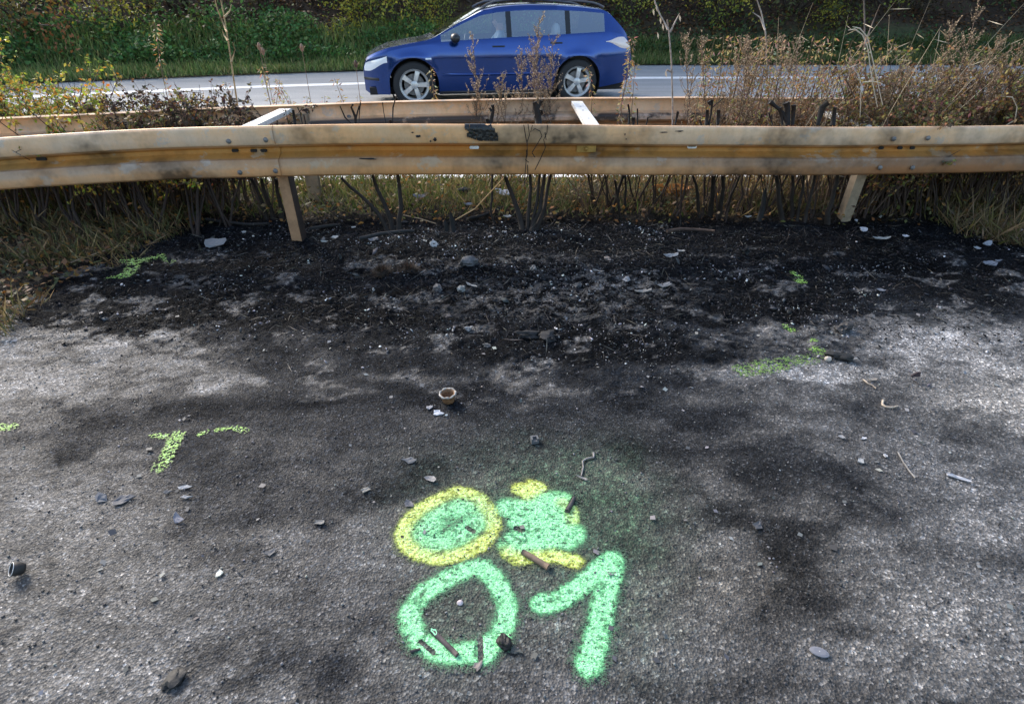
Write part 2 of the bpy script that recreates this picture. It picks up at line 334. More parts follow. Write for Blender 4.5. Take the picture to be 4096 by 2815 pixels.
def smooth_ip(P):
    xs = np.linspace(-40, 40, 161); ys = np.interp(xs, [p[0] for p in P], [p[1] for p in P])
    for _ in range(6): ys[1:-1] = (ys[:-2]+2*ys[1:-1]+ys[2:])/4
    return xs, ys
fx_, fy_ = smooth_ip(far_edge); lx_, ly_ = smooth_ip(line_c); nx_, ny_ = smooth_ip(near_edge)
def fedge(x): return np.interp(x, fx_, fy_)
mb = MB(); mb.grid([[(x, n, .0), (x, (n+f)/2, .004), (x, f+.3, .0)] for x, n, f in zip(nx_, ny_, fy_)], flip=False)
tag(mb.build('carriageway', M_road), None, None, None, 'structure')
def roadz(x, y):
    n = np.interp(x, nx_, ny_); f = np.interp(x, fx_, fy_)+.3; m = (n+f)/2
    return .004*(y-n)/(m-n) if y < m else .004*(f-y)/(f-m)
mb = MB(); mb.grid([[(x, y-.20, roadz(x, y-.20)+.004), (x, y+.20, roadz(x, y+.20)+.004)] for x, y in zip(lx_, ly_)])
tag(mb.build('edge_line', M_line), 'white edge line painted along the far side of the road', 'road marking')
mb = MB(); mb.grid([[(x, y+.04, roadz(x, y+.04)+.004), (x, y+.17, roadz(x, y+.17)+.004)] for x, y in zip(nx_, ny_)])
tag(mb.build('near_edge_line', M_line), 'pale edge line on the road seen under the guard rail', 'road marking')
# median strip
mx = np.arange(-12, 12.01, .06); my = np.linspace(0, 1, 22); P = []
V = []; Cc = []
for x in mx:
    y0 = 4.70 if abs(x) < 4.25 else 3.2; y1 = np.interp(x, nx_, ny_)+.02
    for t in my:
        y = y0+(y1-y0)*t; q = float(fbm(x*3, y*3, 4, 3)); V.append((x, y, .005+.05*(q-.4)*math.sin(math.pi*min(1, t+.25)))); Cc.append(np.array((.045, .036, .018))*(.5+q) if q < .5 else np.array((.04, .05, .016))*(.5+q))
n = len(my); ii = np.arange(len(V)).reshape(len(mx), n)
Fm = np.stack([ii[:-1, :-1], ii[1:, :-1], ii[1:, 1:], ii[:-1, 1:]], -1).reshape(-1, 4)
tag(link('median_ground', np_mesh('median_ground', np.array(V), Fm, np.array(Cc), M_soil, True)), None, None, None, 'structure')
# embankment: flat verge, then a slope
def bank_z(x, y):
    d = y-fedge(x); return .02+.06*np.clip(d, 0, 1.2)+.50*np.clip(d-1.2, 0, 5)+.30*np.clip(d-6.2, 0, 60)*0+ .15*np.clip(d-6.2, 0, 20)
bx = np.arange(-40, 40.01, .4); bt = np.concatenate([np.linspace(0, 8, 41), np.linspace(9, 40, 12)])
V = []; Cc = []
for x in bx:
    f = fedge(x)
    for t in bt:
        q = float(fbm(x*.8, t*.8, 4, 91)); V.append((x, f+t+.02, bank_z(x, f+t)+(.25*(q-.5) if t > .8 else .02*q)))
        dk = sstep(1.8, 3.0, t); gcol = np.array((.035, .055, .016))*(.6+.8*q); bcol = np.array((.034, .020, .010))*(.4+1.2*q); Cc.append(gcol*(1-dk)+bcol*dk)
n = len(bt); ii = np.arange(len(V)).reshape(len(bx), n)
Fm = np.stack([ii[:-1, :-1], ii[1:, :-1], ii[1:, 1:], ii[:-1, 1:]], -1).reshape(-1, 4)
tag(link('embankment', np_mesh('embankment', np.array(V), Fm, np.array(Cc), M_soil, True)), None, None, None, 'structure')

# grass on the far verge
n = 52000; x = rng.uniform(-19, 19, n); t = rng.uniform(0, 1, n)**1.2*np.where(x < -1, 2.7, 1.9)-.08; y = fedge(x)+t
P = np.stack([x, y, bank_z(x, y)], 1); D = np.stack([rng.normal(0, .35, n), rng.normal(0, .35, n), np.ones(n)], 1)
hh = (.09+.16*rng.random(n)+.12*np.clip(t-.8, 0, 1))*(.6+.8*fbm(x*1.3, y*1.3, 3, 4))
stuff('verge_grass', *rhombi(P, D, rdir(n), hh, .018+.02*rng.random(n), (1-.45*sstep(1, 6, x))[:, None]*pick(n, [(.15, .23, .06), (.19, .25, .075), (.24, .27, .09), (.28, .27, .11), (.11, .19, .045)], .35)), M_leaf, 'short green grass strip along the far road edge', 'grass')  # blades darken to the right, shade painted into their colour
# herb layer on the slope, greener to the left; shade at right painted into the leaf colour
n = 120000; x = rng.uniform(-19, 19, n); t = rng.uniform(1.0, 4.6, n); y = fedge(x)+t
cl = fbm(x*.7, t*1.1, 4, 14); keep = rng.random(n) < np.clip((1.25-.55*(sstep(-1, 3, x)))*sstep(.28, .62, cl)*(1-.96*sstep(1.9, 2.9, t+1.6*(cl-.5)+1.3*sstep(-8, -2, x)*0+.9*sstep(0, 3, x)-.5*(1-sstep(-8, -2, x)))), 0, 1)
x, y, t, cl = x[keep], y[keep], t[keep], cl[keep]; n = len(x)
P = np.stack([x, y, bank_z(x, y)+rng.random(n)*(.12+.75*np.clip(cl-.35, 0, 1)*2)], 1); D = rdir(n); D[:, 2] = np.abs(D[:, 2])*.5+.15
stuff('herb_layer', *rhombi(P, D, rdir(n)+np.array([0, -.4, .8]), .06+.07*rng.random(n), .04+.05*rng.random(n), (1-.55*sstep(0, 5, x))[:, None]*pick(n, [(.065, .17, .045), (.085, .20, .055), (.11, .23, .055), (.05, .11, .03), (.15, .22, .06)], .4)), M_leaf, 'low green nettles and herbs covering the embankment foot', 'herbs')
n = 30000; x = rng.uniform(-19, 19, n); t = rng.uniform(1.6, 6.5, n); y = fedge(x)+t
P = np.stack([x, y, bank_z(x, y)+.03*rng.random(n)], 1); D = rdir(n); D[:, 2] *= .3
stuff('fallen_leaves', *rhombi(P, D, rdir(n)*.6+np.array([0, -.3, .8]), .07+.06*rng.random(n), .05+.03*rng.random(n), pick(n, [(.12, .055, .018), (.09, .04, .018), (.16, .08, .022), (.06, .032, .016)], .5)), M_leaf, 'brown fallen leaves littering the shaded embankment', 'leaf litter')

# bushes and trees on the embankment
def bush_mesh(h, w, nleaf, cols, droop=.3, size=.11):
    n = nleaf; th = rng.uniform(0, 2*math.pi, n); nb = 26
    bc = np.stack([rng.normal(0, w*.38, nb), rng.normal(0, w*.38, nb), rng.uniform(.15, 1, nb)*h], 1)
    bc[:9, 2] = rng.uniform(-.1, .45, 9)*h; bc[:9, 1] = -rng.uniform(.1, .55, 9)*w; k = rng.integers(0, nb, n); P = bc[k]+rng.normal(0, .17, (n, 3))*np.array([1.2, 1.2, 1.4])*(h/2.2)**.5
    D = rdir(n); D[:, 2] -= droop
    shade = np.array(cols)[rng.integers(0, len(cols), nb)][k]*(.65+.7*rng.random((n, 1)))
    V, F, Cc = rhombi(P, D, rdir(n)+np.array([0, -.3, .5]), size*(.6+.8*rng.random(n)), size*.55*(.6+.8*rng.random(n)), shade)
    s = MB()
    for q in range(7):
        b = Vector(bc[q*3]); a = Vector((rng.normal(0, .1), rng.normal(0, .1), -.2)); m = a.lerp(b, .5)+Vector((rng.normal(0, .12), rng.normal(0, .12), .15))
        s.tube([a, m, b], [.035, .022, .008], 5, (.05, .04, .03))
    return np_mesh('foliage', V, F, Cc, M_leaf), s.mesh('branches', M_stem)
yel = [(.30, .29, .035), (.20, .23, .035), (.38, .32, .04), (.10, .13, .03)]; drk = [(.045, .07, .022), (.06, .085, .026), (.08, .09, .026), (.045, .05, .022)]
red = [(.24, .10, .035), (.17, .08, .03), (.26, .18, .04), (.11, .08, .03)]; brn = [(.07, .05, .025), (.05, .045, .02), (.09, .075, .03)]
protos = [bush_mesh(2.6, 2.0, 1700, yel), bush_mesh(2.4, 2.2, 1700, drk), bush_mesh(2.5, 2.2, 1700, red), bush_mesh(2.8, 1.8, 1300, yel+drk, .6), bush_mesh(2.2, 2.0, 1000, brn)]
def bush(k, x, t, s, label, group=None, name='embankment_bush'):
    y = float(fedge(x))+t; o = thing(name, label, 'bush', (x, y, float(bank_z(x, y))-.05), rng.uniform(-.5, .5), group); o.scale = (s, s, s)
    link('foliage', protos[k][0], o); link('branches', protos[k][1], o)
bush(2, -11.0, 2.9, 1.0, 'reddish brown autumn bush in the upper left corner of the embankment')
bush(3, -9.4, 2.6, .7, 'bush with bright yellow leaf tips right of the reddish bush')
bush(1, -8.6, 3.9, 1.2, 'dark thin bush behind the tall tan stalk at upper left')
bush(4, -6.6, 3.7, 1.0, 'greyish leafless bush at the top of the slope left of the car')
bush(0, -4.4, 2.9, .8, 'yellow green bush hanging over the slope left of the car bonnet')
bush(3, -3.3, 2.7, .85, 'drooping yellow leaved bush above the car bonnet')
bush(0, -1.9, 2.5, .62, 'yellow green bush just behind the car windscreen')
bush(4, -.6, 3.9, 1.1, 'brown bush hidden mostly behind the blue car roof')
bush(3, 3.6, 3.1, .75, 'dark green bush right of the car tail above the slope')
bush(3, 6.2, 2.9, .8, 'bush with hanging olive leaves above the dry weeds')
bush(1, 8.6, 3.5, 1.15, 'dark green bush in the deep shade at upper right')
bush(0, 9.6, 3.2, .8, 'olive leaved bush behind the pale bent grass stalks')
bush(4, 12.3, 3.6, 1.1, 'brown bush in shade at the upper right corner')
bush(1, -13.8, 3.3, 1.1, 'dark bush at the far left end of the embankment')
for q, (x, t, k) in enumerate([(-12.5, 5.6, 1), (-9, 5.8, 4), (-6, 5.5, 1), (-3.2, 5.6, 1), (0, 5.6, 1), (2.6, 5.2, 4), (5, 5.6, 1), (7.6, 5.3, 1), (10.3, 5.6, 1), (13.2, 5.5, 1), (15.5, 4.6, 1), (-15.5, 4.8, 1)]):
    bush(k, x, t+.6, 1.35, 'dark bush in the shaded second row up the embankment', 'dark bushes behind the front row')
def tree_mesh(h, nleaf):
    s = MB(); pts = [Vector((0, 0, -.3))]; n = 7
    for i in range(n): pts.append(Vector((rng.normal(0, .12)*i*.5, rng.normal(0, .12)*i*.5, h*.8*(i+1)/n)))
    s.tube(pts, [.17*(1-.8*i/n) for i in range(n+1)], 7, (.045, .035, .026)); ends = []
    for i in range(2, n+1):
        for k in range(3):
            a = rng.uniform(0, 6.28); e = pts[i]+Vector((math.cos(a)*h*.2, math.sin(a)*h*.2, h*.12)); s.tube([pts[i], (pts[i]+e)/2+Vector((0, 0, .15)), e], [.05, .03, .01], 5, (.045, .035, .026)); ends.append(e)
    E_ = np.array(ends); k = rng.integers(0, len(E_), nleaf); P = E_[k]+rng.normal(0, .55, (nleaf, 3))
    V, F, Cc = rhombi(P, rdir(nleaf), rdir(nleaf), .16+.16*rng.random(nleaf), .10+.1*rng.random(nleaf), pick(nleaf, drk+yel[1:2], .3))
    return s.mesh('trunk', M_wood, True), np_mesh('crown', V, F, Cc, M_leaf)
tp = [tree_mesh(6.5, 5200), tree_mesh(7.5, 5200)]
for q, x in enumerate(np.linspace(-6, 26, 14)):
    y = float(fedge(x))+7.6+rng.uniform(-.8, .8); o = thing('tree', 'tree trunk rising into the dark wood on top of the embankment', 'tree', (x+rng.uniform(-.6, .6), y, float(bank_z(x, y))-.1), rng.uniform(0, 6), 'trees of the wood on the embankment')
    link('trunk', tp[q % 2][0], o); link('crown', tp[q % 2][1], o)

# ------------------------------------------------------------------ guard rails
cols = [(0, 548, 751), (600, 526, 732), (1100, 507, 713), (1600, 499, 706), (2048, 500, 704), (2300, 502, 703), (2700, 504, 702), (3200, 507, 699), (3700, 507, 699), (4096, 508, 699)]
rx, rD, rz = [], [], []
for px, a, b in cols:
    va = (1407.5-a)/FPX; vb = (1407.5-b)/FPX; c = math.cos(PITCH); s = math.sin(PITCH)
    ra = (s-c*va)/(c+s*va); rb = (s-c*vb)/(c+s*vb); D = .31/(rb-ra); rD.append(D); rz.append(CAMH-ra*D); rx.append((px-2048)/FPX/(c+s*va)*D)
pD = np.polyfit(rx, rD, 2); pz = np.polyfit(rx, rz, 3)
def railD(x):
    c = min(max(x, -3.3), 3.4); return float(np.polyval(pD, c)+np.polyval(np.polyder(pD), c)*(x-c))
def railZ(x):
    c = min(max(x, -3.3), 3.4); return float(np.polyval(pz, c)+np.polyval(np.polyder(pz), c)*(x-c)*.3)
rearpx = [(660, 437), (1070, 421), (1250, 413), (1600, 403), (1900, 393), (2300, 388), (3000, 388), (3200, 391), (3680, 395)]
q = [gp(a, b, .75) for a, b in rearpx]; pR = np.polyfit([v.x for v in q], [v.y for v in q], 2)
def rearD(x):
    c = min(max(x, -2.8), 3.4); return float(np.polyval(pR, c)+np.polyval(np.polyder(pR), c)*(x-c))
PROF = [(.035, .302), (.052, .309), (.068, .308), (.079, .298), (.083, .283), (.083, .210), (.078, .199), (.022, .176), (.012, .166), (.012, .144), (.022, .134), (.078, .111), (.083, .100), (.083, .027), (.079, .012), (.068, .002), (.052, .001), (.035, .008)]
def prof_len():
    s = [0]
    for a, b in zip(PROF, PROF[1:]): s.append(s[-1]+math.hypot(a[0]-b[0], a[1]-b[1]))
    return s
PL = prof_len()
def beam(name, parent, x0, x1, Df, Zf, side, off, material, thick=.004):
    """W-beam from x0 to x1; side -1: its face towards the camera, +1: away from it"""
    xs = np.arange(x0, x1+.001, .06); xs[-1] = x1; vs, fs, uvs = [], [], []; n = len(PROF)
    outl = [(d, z, l, 0) for (d, z), l in zip(PROF, PL)]; back = []
    for i, (d, z) in enumerate(PROF):
        a = PROF[max(i-1, 0)]; b = PROF[min(i+1, n-1)]; tx, tz = b[0]-a[0], b[1]-a[1]; l = math.hypot(tx, tz); back.append((d+tz/l*thick, z-tx/l*thick, PL[i], 1))
    ring = outl+back[::-1]; m = len(ring)
    for x in xs:
        D = Df(x); zt = Zf(x)
        for d, z, l, k in ring:
            vs.append((x, D+side*d-(side*.083 if side < 0 else side*.083)+side*off, zt-.309+z+.001*math.sin(x*5.1))); uvs.append((x, l))
    for i in range(len(xs)-1):
        for k in range(m): fs.append((i*m+k, i*m+(k+1) % m, (i+1)*m+(k+1) % m, (i+1)*m+k))
    fs += [tuple(range(m))[::-1], tuple(range((len(xs)-1)*m, len(xs)*m))]
    if side > 0: fs = [f[::-1] for f in fs]
    me = bpy.data.meshes.new(name); me.from_pydata(vs, [], fs); me.materials.append(material); u = me.uv_layers.new(name='UVMap')
    u.data.foreach_set('uv', np.array([uvs[l.vertex_index] for l in me.loops], np.float32).ravel())
    me.polygons.foreach_set('use_smooth', [True]*len(me.polygons)); me.set_sharp_from_angle(angle=R(27)); me.update(); return link(name, me, parent)
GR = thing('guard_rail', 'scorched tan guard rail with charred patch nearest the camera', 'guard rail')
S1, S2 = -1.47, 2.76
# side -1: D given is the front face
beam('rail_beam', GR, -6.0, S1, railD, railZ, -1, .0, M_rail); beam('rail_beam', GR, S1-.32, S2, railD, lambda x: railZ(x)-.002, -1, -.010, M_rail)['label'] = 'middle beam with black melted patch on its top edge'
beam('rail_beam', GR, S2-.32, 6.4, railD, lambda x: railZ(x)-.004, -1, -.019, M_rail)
def face_pt(px, py, proud=0.0):
    """point of the front beam's outer faces under a photo pixel"""
    p = atY(px, py, 3.8)
    for _ in range(4): p = atY(px, py, railD(p.x)-proud)
    return p
def bolt(parent, p, r=.016, mtl=M_bolt, out=-1, name='bolt'):
    s = MB(); s.lathe([(r, 0), (r, .003), (r*.85, .008), (r*.45, .0115), (.0005, .0125)], 14, Matrix.Translation(p) @ Matrix.Rotation(R(90) if out < 0 else R(-90), 4, 'X')); return s.build(name, mtl, parent, True)
for a, b in [(915, 566), (1063, 560), (960, 690), (1102, 684), (3575, 556), (3712, 553), (3520, 671), (3650, 671)]: bolt(GR, face_pt(a, b, -.001), .0155)
def vface(px, py, off=.0):
    p = atY(px, py, 3.88)
    for _ in range(4): p = atY(px, py, railD(p.x)+.071-off)
    return p
def plate(parent, name, px, py, w, h, mtl, off=.007, r=.4):
    c = vface(px, py, off); s = MB(); n = 18; rr = min(w, h)*r; pts = []
    for k in range(n):
        a = 2*math.pi*(k+.5)/n; pts.append((math.copysign(w/2-rr, math.cos(a))+rr*math.cos(a), math.copysign(h/2-rr, math.sin(a))+rr*math.sin(a)))
    vs = [c+Vector((a, -.004, b)) for a, b in pts]+[c+Vector((a, .006, b)) for a, b in pts]
    s.add(vs, [tuple(range(n)), tuple(range(n, 2*n))[::-1]]+[(k, k+n, (k+1) % n+n, (k+1) % n) for k in range(n)]); o = s.build(name, mtl, parent); return o
plate(GR, 'slot_hole', 165, 636, .062, .020, M_dark)
plate(GR, 'slot_plate', 1897, 590, .060, .018, M_bar); plate(GR, 'slot_plate', 2768, 586, .062, .026, M_bar)
plate(GR, 'slot_hole', 2768, 582, .050, .017, M_char, .013)
sp = plate(GR, 'square_plate', 2345, 596, .125, .040, M_plate, .006, .08); bolt(GR, vface(2345, 596, .012), .014, M_plate)
for a in (1115, 1000, 1075): plate(GR, 'slot_hole', a-60, 603, .040, .018, M_dark)
for a in (3525, 3600, 3650): plate(GR, 'slot_hole', a, 592, .032, .020, M_dark, .018)
# black melted residue on the upper face and over the lip
def char_patch():
    poly = [(1858, 500), (1872, 545), (1902, 560), (1940, 560), (1962, 572), (2000, 580), (2004, 572), (1988, 536), (1972, 512), (1950, 503), (1920, 500)]
    W_ = [face_pt(a, b) for a, b in poly]; pts = [(w.x, w.z) for w in W_]
    def inside(x, z):
        r = False
        for (xa, za), (xb, zb) in zip(pts, pts[1:]+pts[:1]):
            if (za > z) != (zb > z) and x < (xb-xa)*(z-za)/(zb-za)+xa: r = not r
        return r
    s = MB(); st = .004; x0 = min(p[0] for p in pts); x1 = max(p[0] for p in pts); z0 = min(p[1] for p in pts)
    prof = [(d, z) for d, z in PROF[1:6]]; path = []
    for (d0, a0), (d1, a1) in zip(prof, prof[1:]):
        k = max(1, int(math.hypot(d1-d0, a1-a0)/st)); path += [(d0+(d1-d0)*i/k, a0+(a1-a0)*i/k) for i in range(k)]
    nx = int((x1-x0)/st)+1; vid = {}
    def v(i, j):
        if (i, j) not in vid:
            x = x0+i*st; d, z = path[j]; b = .004+.005*float(fbm(x*90, z*90, 3, 5))
            vid[i, j] = len(s.v); s.v.append((x, railD(x)+.083-d-b, railZ(x)-.309+z+(.003 if d < .078 else 0))); s.c.append((1, 1, 1))
        return vid[i, j]
    for i in range(nx):
        for j in range(len(path)-1):
            x = x0+(i+.5)*st; z = railZ(x)-.309+path[j][1]+.022*(float(fbm(x*45, path[j][1]*45, 4, 2))-.5)*2
            if inside(x+.045*(float(fbm(x*30+9, z*45, 4, 7))-.5), min(z, max(p[1] for p in pts)-.004)) and float(vn(x*130, z*130, 4)) > .12: s.f.append((v(i, j), v(i+1, j), v(i+1, j+1), v(i, j+1))); s.m.append(0)
    s.build('melted_patch', M_char, GR, True)
char_patch()
def soot_scab(px, py, w, h, sd):
    c = face_pt(px, py); s = MB(); n = 15; ring = []
    for k in range(n):
        a = 2*math.pi*k/n; q = .55+.8*float(vn(k*1.3, sd, 9)); ring.append(c+Vector((w/2*q*math.cos(a), -.0015, h/2*q*math.sin(a))))
    s.add([c+Vector((0, -.004, 0))]+ring, [(0, 1+k, 1+(k+1) % n) for k in range(n)]); s.build('soot_scab', M_char, GR)
for q, a in enumerate([(1740, 558, .020, .022), (1722, 565, .012, .012), (1672, 545, .03, .018), (2500, 538, .010, .014), (2505, 557, .009, .01), (2655, 530, .04, .007), (2720, 525, .05, .008), (1475, 635, .10, .012), (1650, 530, .016, .01)]): soot_scab(*a, q)
def post(parent, base, top, mats, w=.10, dp=.055, flip=1):
    s = MB(); b = Vector(base); t = Vector(top); T = .006
    out = [(-w/2, 0), (w/2, 0), (w/2, T), (-w/2+T, T), (-w/2+T, dp-T), (w/2, dp-T), (w/2, dp), (-w/2, dp)]
    n = len(out); ca, sa = math.cos(flip), math.sin(flip)
    vs = [c+Vector((x*ca-y*sa, x*sa+y*ca, 0)) for c in (b, t) for x, y in out]
    s.add(vs, [(k, (k+1) % n, (k+1) % n+n, k+n) for k in range(n)]+[tuple(range(n, 2*n))]); return s.build('post', mats, parent)
a = gp(1192, 972); post(GR, (a.x-.01, a.y+.02, -.1), (a.x-.03, railD(a.x)+.09, .66), M_post, .068, .085, 0)
s = MB(); b0 = Vector((a.x-.01, a.y+.02, -.1)); t0 = Vector((a.x-.03, railD(a.x)+.09, .66)); vs_ = [c_+Vector((dx_, dy_, 0)) for c_ in (b0, t0) for dx_, dy_ in ((.0345, .004), (.0405, .004), (.0405, .088), (.0345, .088))]
s.add(vs_, [(0, 1, 5, 4), (1, 2, 6, 5), (2, 3, 7, 6), (3, 0, 4, 7), (4, 5, 6, 7)]); s.build('post_flange', metal_mat('dark_flange', (.045, .03, .024), .7, 9), GR)  # dark brown plate along the right side of the left post
a = gp(3378, 890); post(GR, (a.x, a.y, -.1), (a.x+.02, a.y-.03, .64), M_post2, .065, .095, -.08)
for x in (-5.5, 6.1): post(GR, (x, railD(x)+.1, -.1), (x, railD(x)+.1, .62), M_post2, .1, .06, 0)
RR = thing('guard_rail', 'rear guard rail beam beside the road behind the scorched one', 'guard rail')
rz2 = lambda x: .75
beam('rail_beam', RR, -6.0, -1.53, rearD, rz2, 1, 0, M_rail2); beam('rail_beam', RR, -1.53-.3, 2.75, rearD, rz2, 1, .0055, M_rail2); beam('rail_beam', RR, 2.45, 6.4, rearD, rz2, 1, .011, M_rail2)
for a, b in [(1228, 447), (1395, 470), (2515, 452)]:
    p = atY(a, b, rearD((a-2048)/480)+.0); bolt(RR, Vector((p.x, p.y+.03-.02, p.z)), .018, M_bolt)
for x in (-1.62, 2.62, -5.6):
    post(RR, (x, rearD(x)-.09, -.1), (x, rearD(x)-.09, .68), M_post2, .1, .06, 0)
def cross_bar(x, yaw=0):
    y0 = railD(x)+.06; y1 = rearD(x)-.02; s = MB(); w = .044; z = .728 if abs(x) < 2 else .655
    vs = []
    for (yy, zz) in ((y0, z-.01), (y0+.05, z), (y1-.05, z), (y1, z-.012)):
        for (xx, dz) in ((-w, -.03), (-w, 0), (w, 0), (w, -.03)): vs.append((x+xx+yaw*(yy-y0), yy, zz+dz))
    fs = [(i*4+k, i*4+k+1, (i+1)*4+k+1, (i+1)*4+k) for i in range(3) for k in range(3)]; s.add(vs, fs)
    o = s.build('cross_bar', M_bar, RR)
    for t in (.3, .58, .73):
        h = MB(); c = Vector((x+yaw*(y1-y0)*t, y0+(y1-y0)*t, z+.0015)); h.lathe([(.0005, .0), (.009, .0)], 10, Matrix.Translation(c)); h.build('bolt_hole', M_dark, o)
    return o
cross_bar(-1.72); cross_bar(.53); cross_bar(2.62, -.05)

# ------------------------------------------------------------------ car
def interp(P, x): return float(np.interp(x, [p[0] for p in P], [p[1] for p in P]))
def smooth_curve(P, n=400, it=14):
    xs = np.linspace(0, 4.7, n); ys = np.interp(xs, [p[0] for p in P], [p[1] for p in P])
    for _ in range(it): ys[1:-1] = (ys[:-2]+2*ys[1:-1]+ys[2:])/4
    return lambda x: float(np.interp(x, xs, ys))
ztop = smooth_curve([(0, .56), (.03, .66), (.12, .735), (.3, .80), (.6, .875), (.95, .935), (1.22, .975), (1.34, 1.02), (1.75, 1.245), (2.08, 1.40), (2.35, 1.45), (2.6, 1.47), (2.85, 1.478), (3.3, 1.470), (3.7, 1.445), (4.06, 1.405), (4.18, 1.36), (4.5, 1.09), (4.58, 1.00), (4.65, .90), (4.7, .72)])
zbelt = smooth_curve([(0, .53), (.03, .63), (.12, .70), (.3, .765), (.6, .84), (.95, .895), (1.25, .930), (1.6, .945), (2.2, .965), (3.0, .995), (3.7, 1.03), (4.2, 1.055), (4.45, 1.03), (4.56, .95), (4.65, .86), (4.7, .68)])
HX = (.96, 3.635); HZ = .338; AR = .392
def bottom(x):
    z = interp([(0, .24), (.1, .20), (.5, .20), (1.4, .19), (3.2, .19), (4.0, .24), (4.5, .30), (4.7, .36)], x)
    for h in HX:
        if abs(x-h) < AR: z = max(z, HZ+math.sqrt(AR*AR-(x-h)**2))
    return z
def plan(x):
    if x < .8: return .89*(1-.42*((.8-x)/.8)**2.3)
    if x > 4.0: return .89*(1-.20*((x-4.0)/.7)**2.4)
    return .89
def side_y(x, z):
    f = 1-.060*((.74-z)/.5)**1.25 if z < .74 else 1-.060*((z-.74)/.25)**1.25
    for h in HX:      # flared arches
        r = math.hypot(x-h, z-HZ); f += .016*math.exp(-((r-AR)/.07)**2)
    f -= .004*math.exp(-((z-.62)/.05)**2)*(1 if 1.3 < x < 3.4 else .4)
    return plan(x)*f
K1, K3 = 12, 6; UP = [0, .05, .25, .5, .75, .86, 1.0]
def section(x):
    b, zb, zt = bottom(x), zbelt(x), ztop(x); pts = []
    for i in range(K1): z = b+(zb-b)*i/K1; pts.append((side_y(x, z), z))
    yb = side_y(x, zb); h = zt-zb; ze = zb+h*.90; ye = yb-.012-.40*(ze-zb)
    for t in UP: pts.append((yb+(ye-yb)*(t+.10*t*(1-t)), zb+(ze-zb)*t))
    for k in range(1, K3+1):
        a = k/K3*math.pi/2; pts.append((ye*math.cos(a)**.9 if k < K3 else 0, ze+(zt-ze)*math.sin(a)**1.0))
    return pts
xs = sorted(set([round(v, 4) for v in list(np.linspace(0, .3, 10))+list(np.linspace(.3, 4.3, 81))+list(np.linspace(4.3, 4.7, 12))]+[round(h+AR*math.cos(a), 4) for h in HX for a in np.linspace(0, math.pi, 23)]+[1.42, 2.46, 2.54, 3.42, 3.50, 4.08, 1.34, 2.08, 4.16, 4.5]))
secs = [section(x) for x in xs]; NR = len(secs[0]); i_b = K1; i_e = K1+len(UP)-1
CAR = thing('estate_car', 'blue estate car driving left along the road behind the rails', 'car')
def cls(x, r):
    if i_b+1 <= r < i_b+5:      # window band on the side
        for a, b, n in ((1.42, 2.46, 'front_window'), (2.54, 3.42, 'rear_door_window'), (3.50, 4.08, 'quarter_window')):
            if a <= x < b: return n
        if 2.46 <= x < 2.54: return 'centre_pillar'
        if 3.42 <= x < 3.50: return 'rear_pillar'
    if r >= i_e:
        if 1.34 <= x < 2.08: return 'windscreen'
        if 4.16 <= x < 4.5 and r > i_e: return 'tailgate_window'
    if r < i_b+1:
        if 1.42 <= x < 2.50 and r >= 1: return 'front_door'
        if 2.50 <= x < 3.44 and r >= 1: return 'rear_door'
    if r >= i_e-1 and .12 <= x < 1.3: return 'bonnet'
    if r < i_b and x < .10: return 'front_bumper'
    if x > 4.1 and r < 6: return 'rear_bumper'
    return 'body'
M_paint = mat('blue_paint', (.008, .11, .52), .22, .85, 1.0); tc = N(M_paint, 'ShaderNodeTexCoord')
L(M_paint, ramp(M_paint, noise(M_paint, tc.outputs['Object'], 3, 4), [(.3, (.003, .036, .185)), (.7, (.005, .046, .225))]), B(M_paint).inputs['Base Color'])
M_trim = mat('black_trim', (.012, .012, .014), .35); M_tyre = mat('tyre_rubber', (.018, .018, .019), .8); M_in = mat('car_interior', (.09, .09, .10), .8)
M_alloy = metal_mat('alloy', (.62, .60, .57), .35, 14, .5, .8); M_grey = mat('roof_rail_grey', (.10, .10, .11), .4, .3)
def glass_mat(name, tint, refl=.25):
    m = mat(name); ntr = m.node_tree; t = N(m, 'ShaderNodeBsdfTransparent'); t.inputs[0].default_value = (*tint, 1); gl = N(m, 'ShaderNodeBsdfGlossy'); gl.inputs['Roughness'].default_value = .05
    gl.inputs['Color'].default_value = (.9, .95, 1, 1); lw = N(m, 'ShaderNodeLayerWeight', Blend=.35); x = N(m, 'ShaderNodeMixShader')
    mr = N(m, 'ShaderNodeMapRange'); mr.inputs['To Min'].default_value = refl; mr.inputs['To Max'].default_value = .9; L(m, lw.outputs['Facing'], mr.inputs['Value'])
    L(m, mr.outputs[0], x.inputs[0]); L(m, t.outputs[0], x.inputs[1]); L(m, gl.outputs[0], x.inputs[2]); L(m, x.outputs[0], ntr.nodes['Material Output'].inputs[0]); return m
M_glass = glass_mat('car_glass', (.72, .80, .84), .24)
mats_of = dict(front_window=M_glass, rear_door_window=M_glass, quarter_window=M_glass, windscreen=M_glass, tailgate_window=M_glass, centre_pillar=M_trim, rear_pillar=M_trim)
parts = {}
def mx_(x): return (.585-(.585-x)*.70 if x < .585 else 4.01+(x-4.01)*.86 if x > 4.01 else x)-2.35
def pt(i, r, sgn): y, z = secs[i][r]; return (mx_(xs[i]), sgn*y, z)
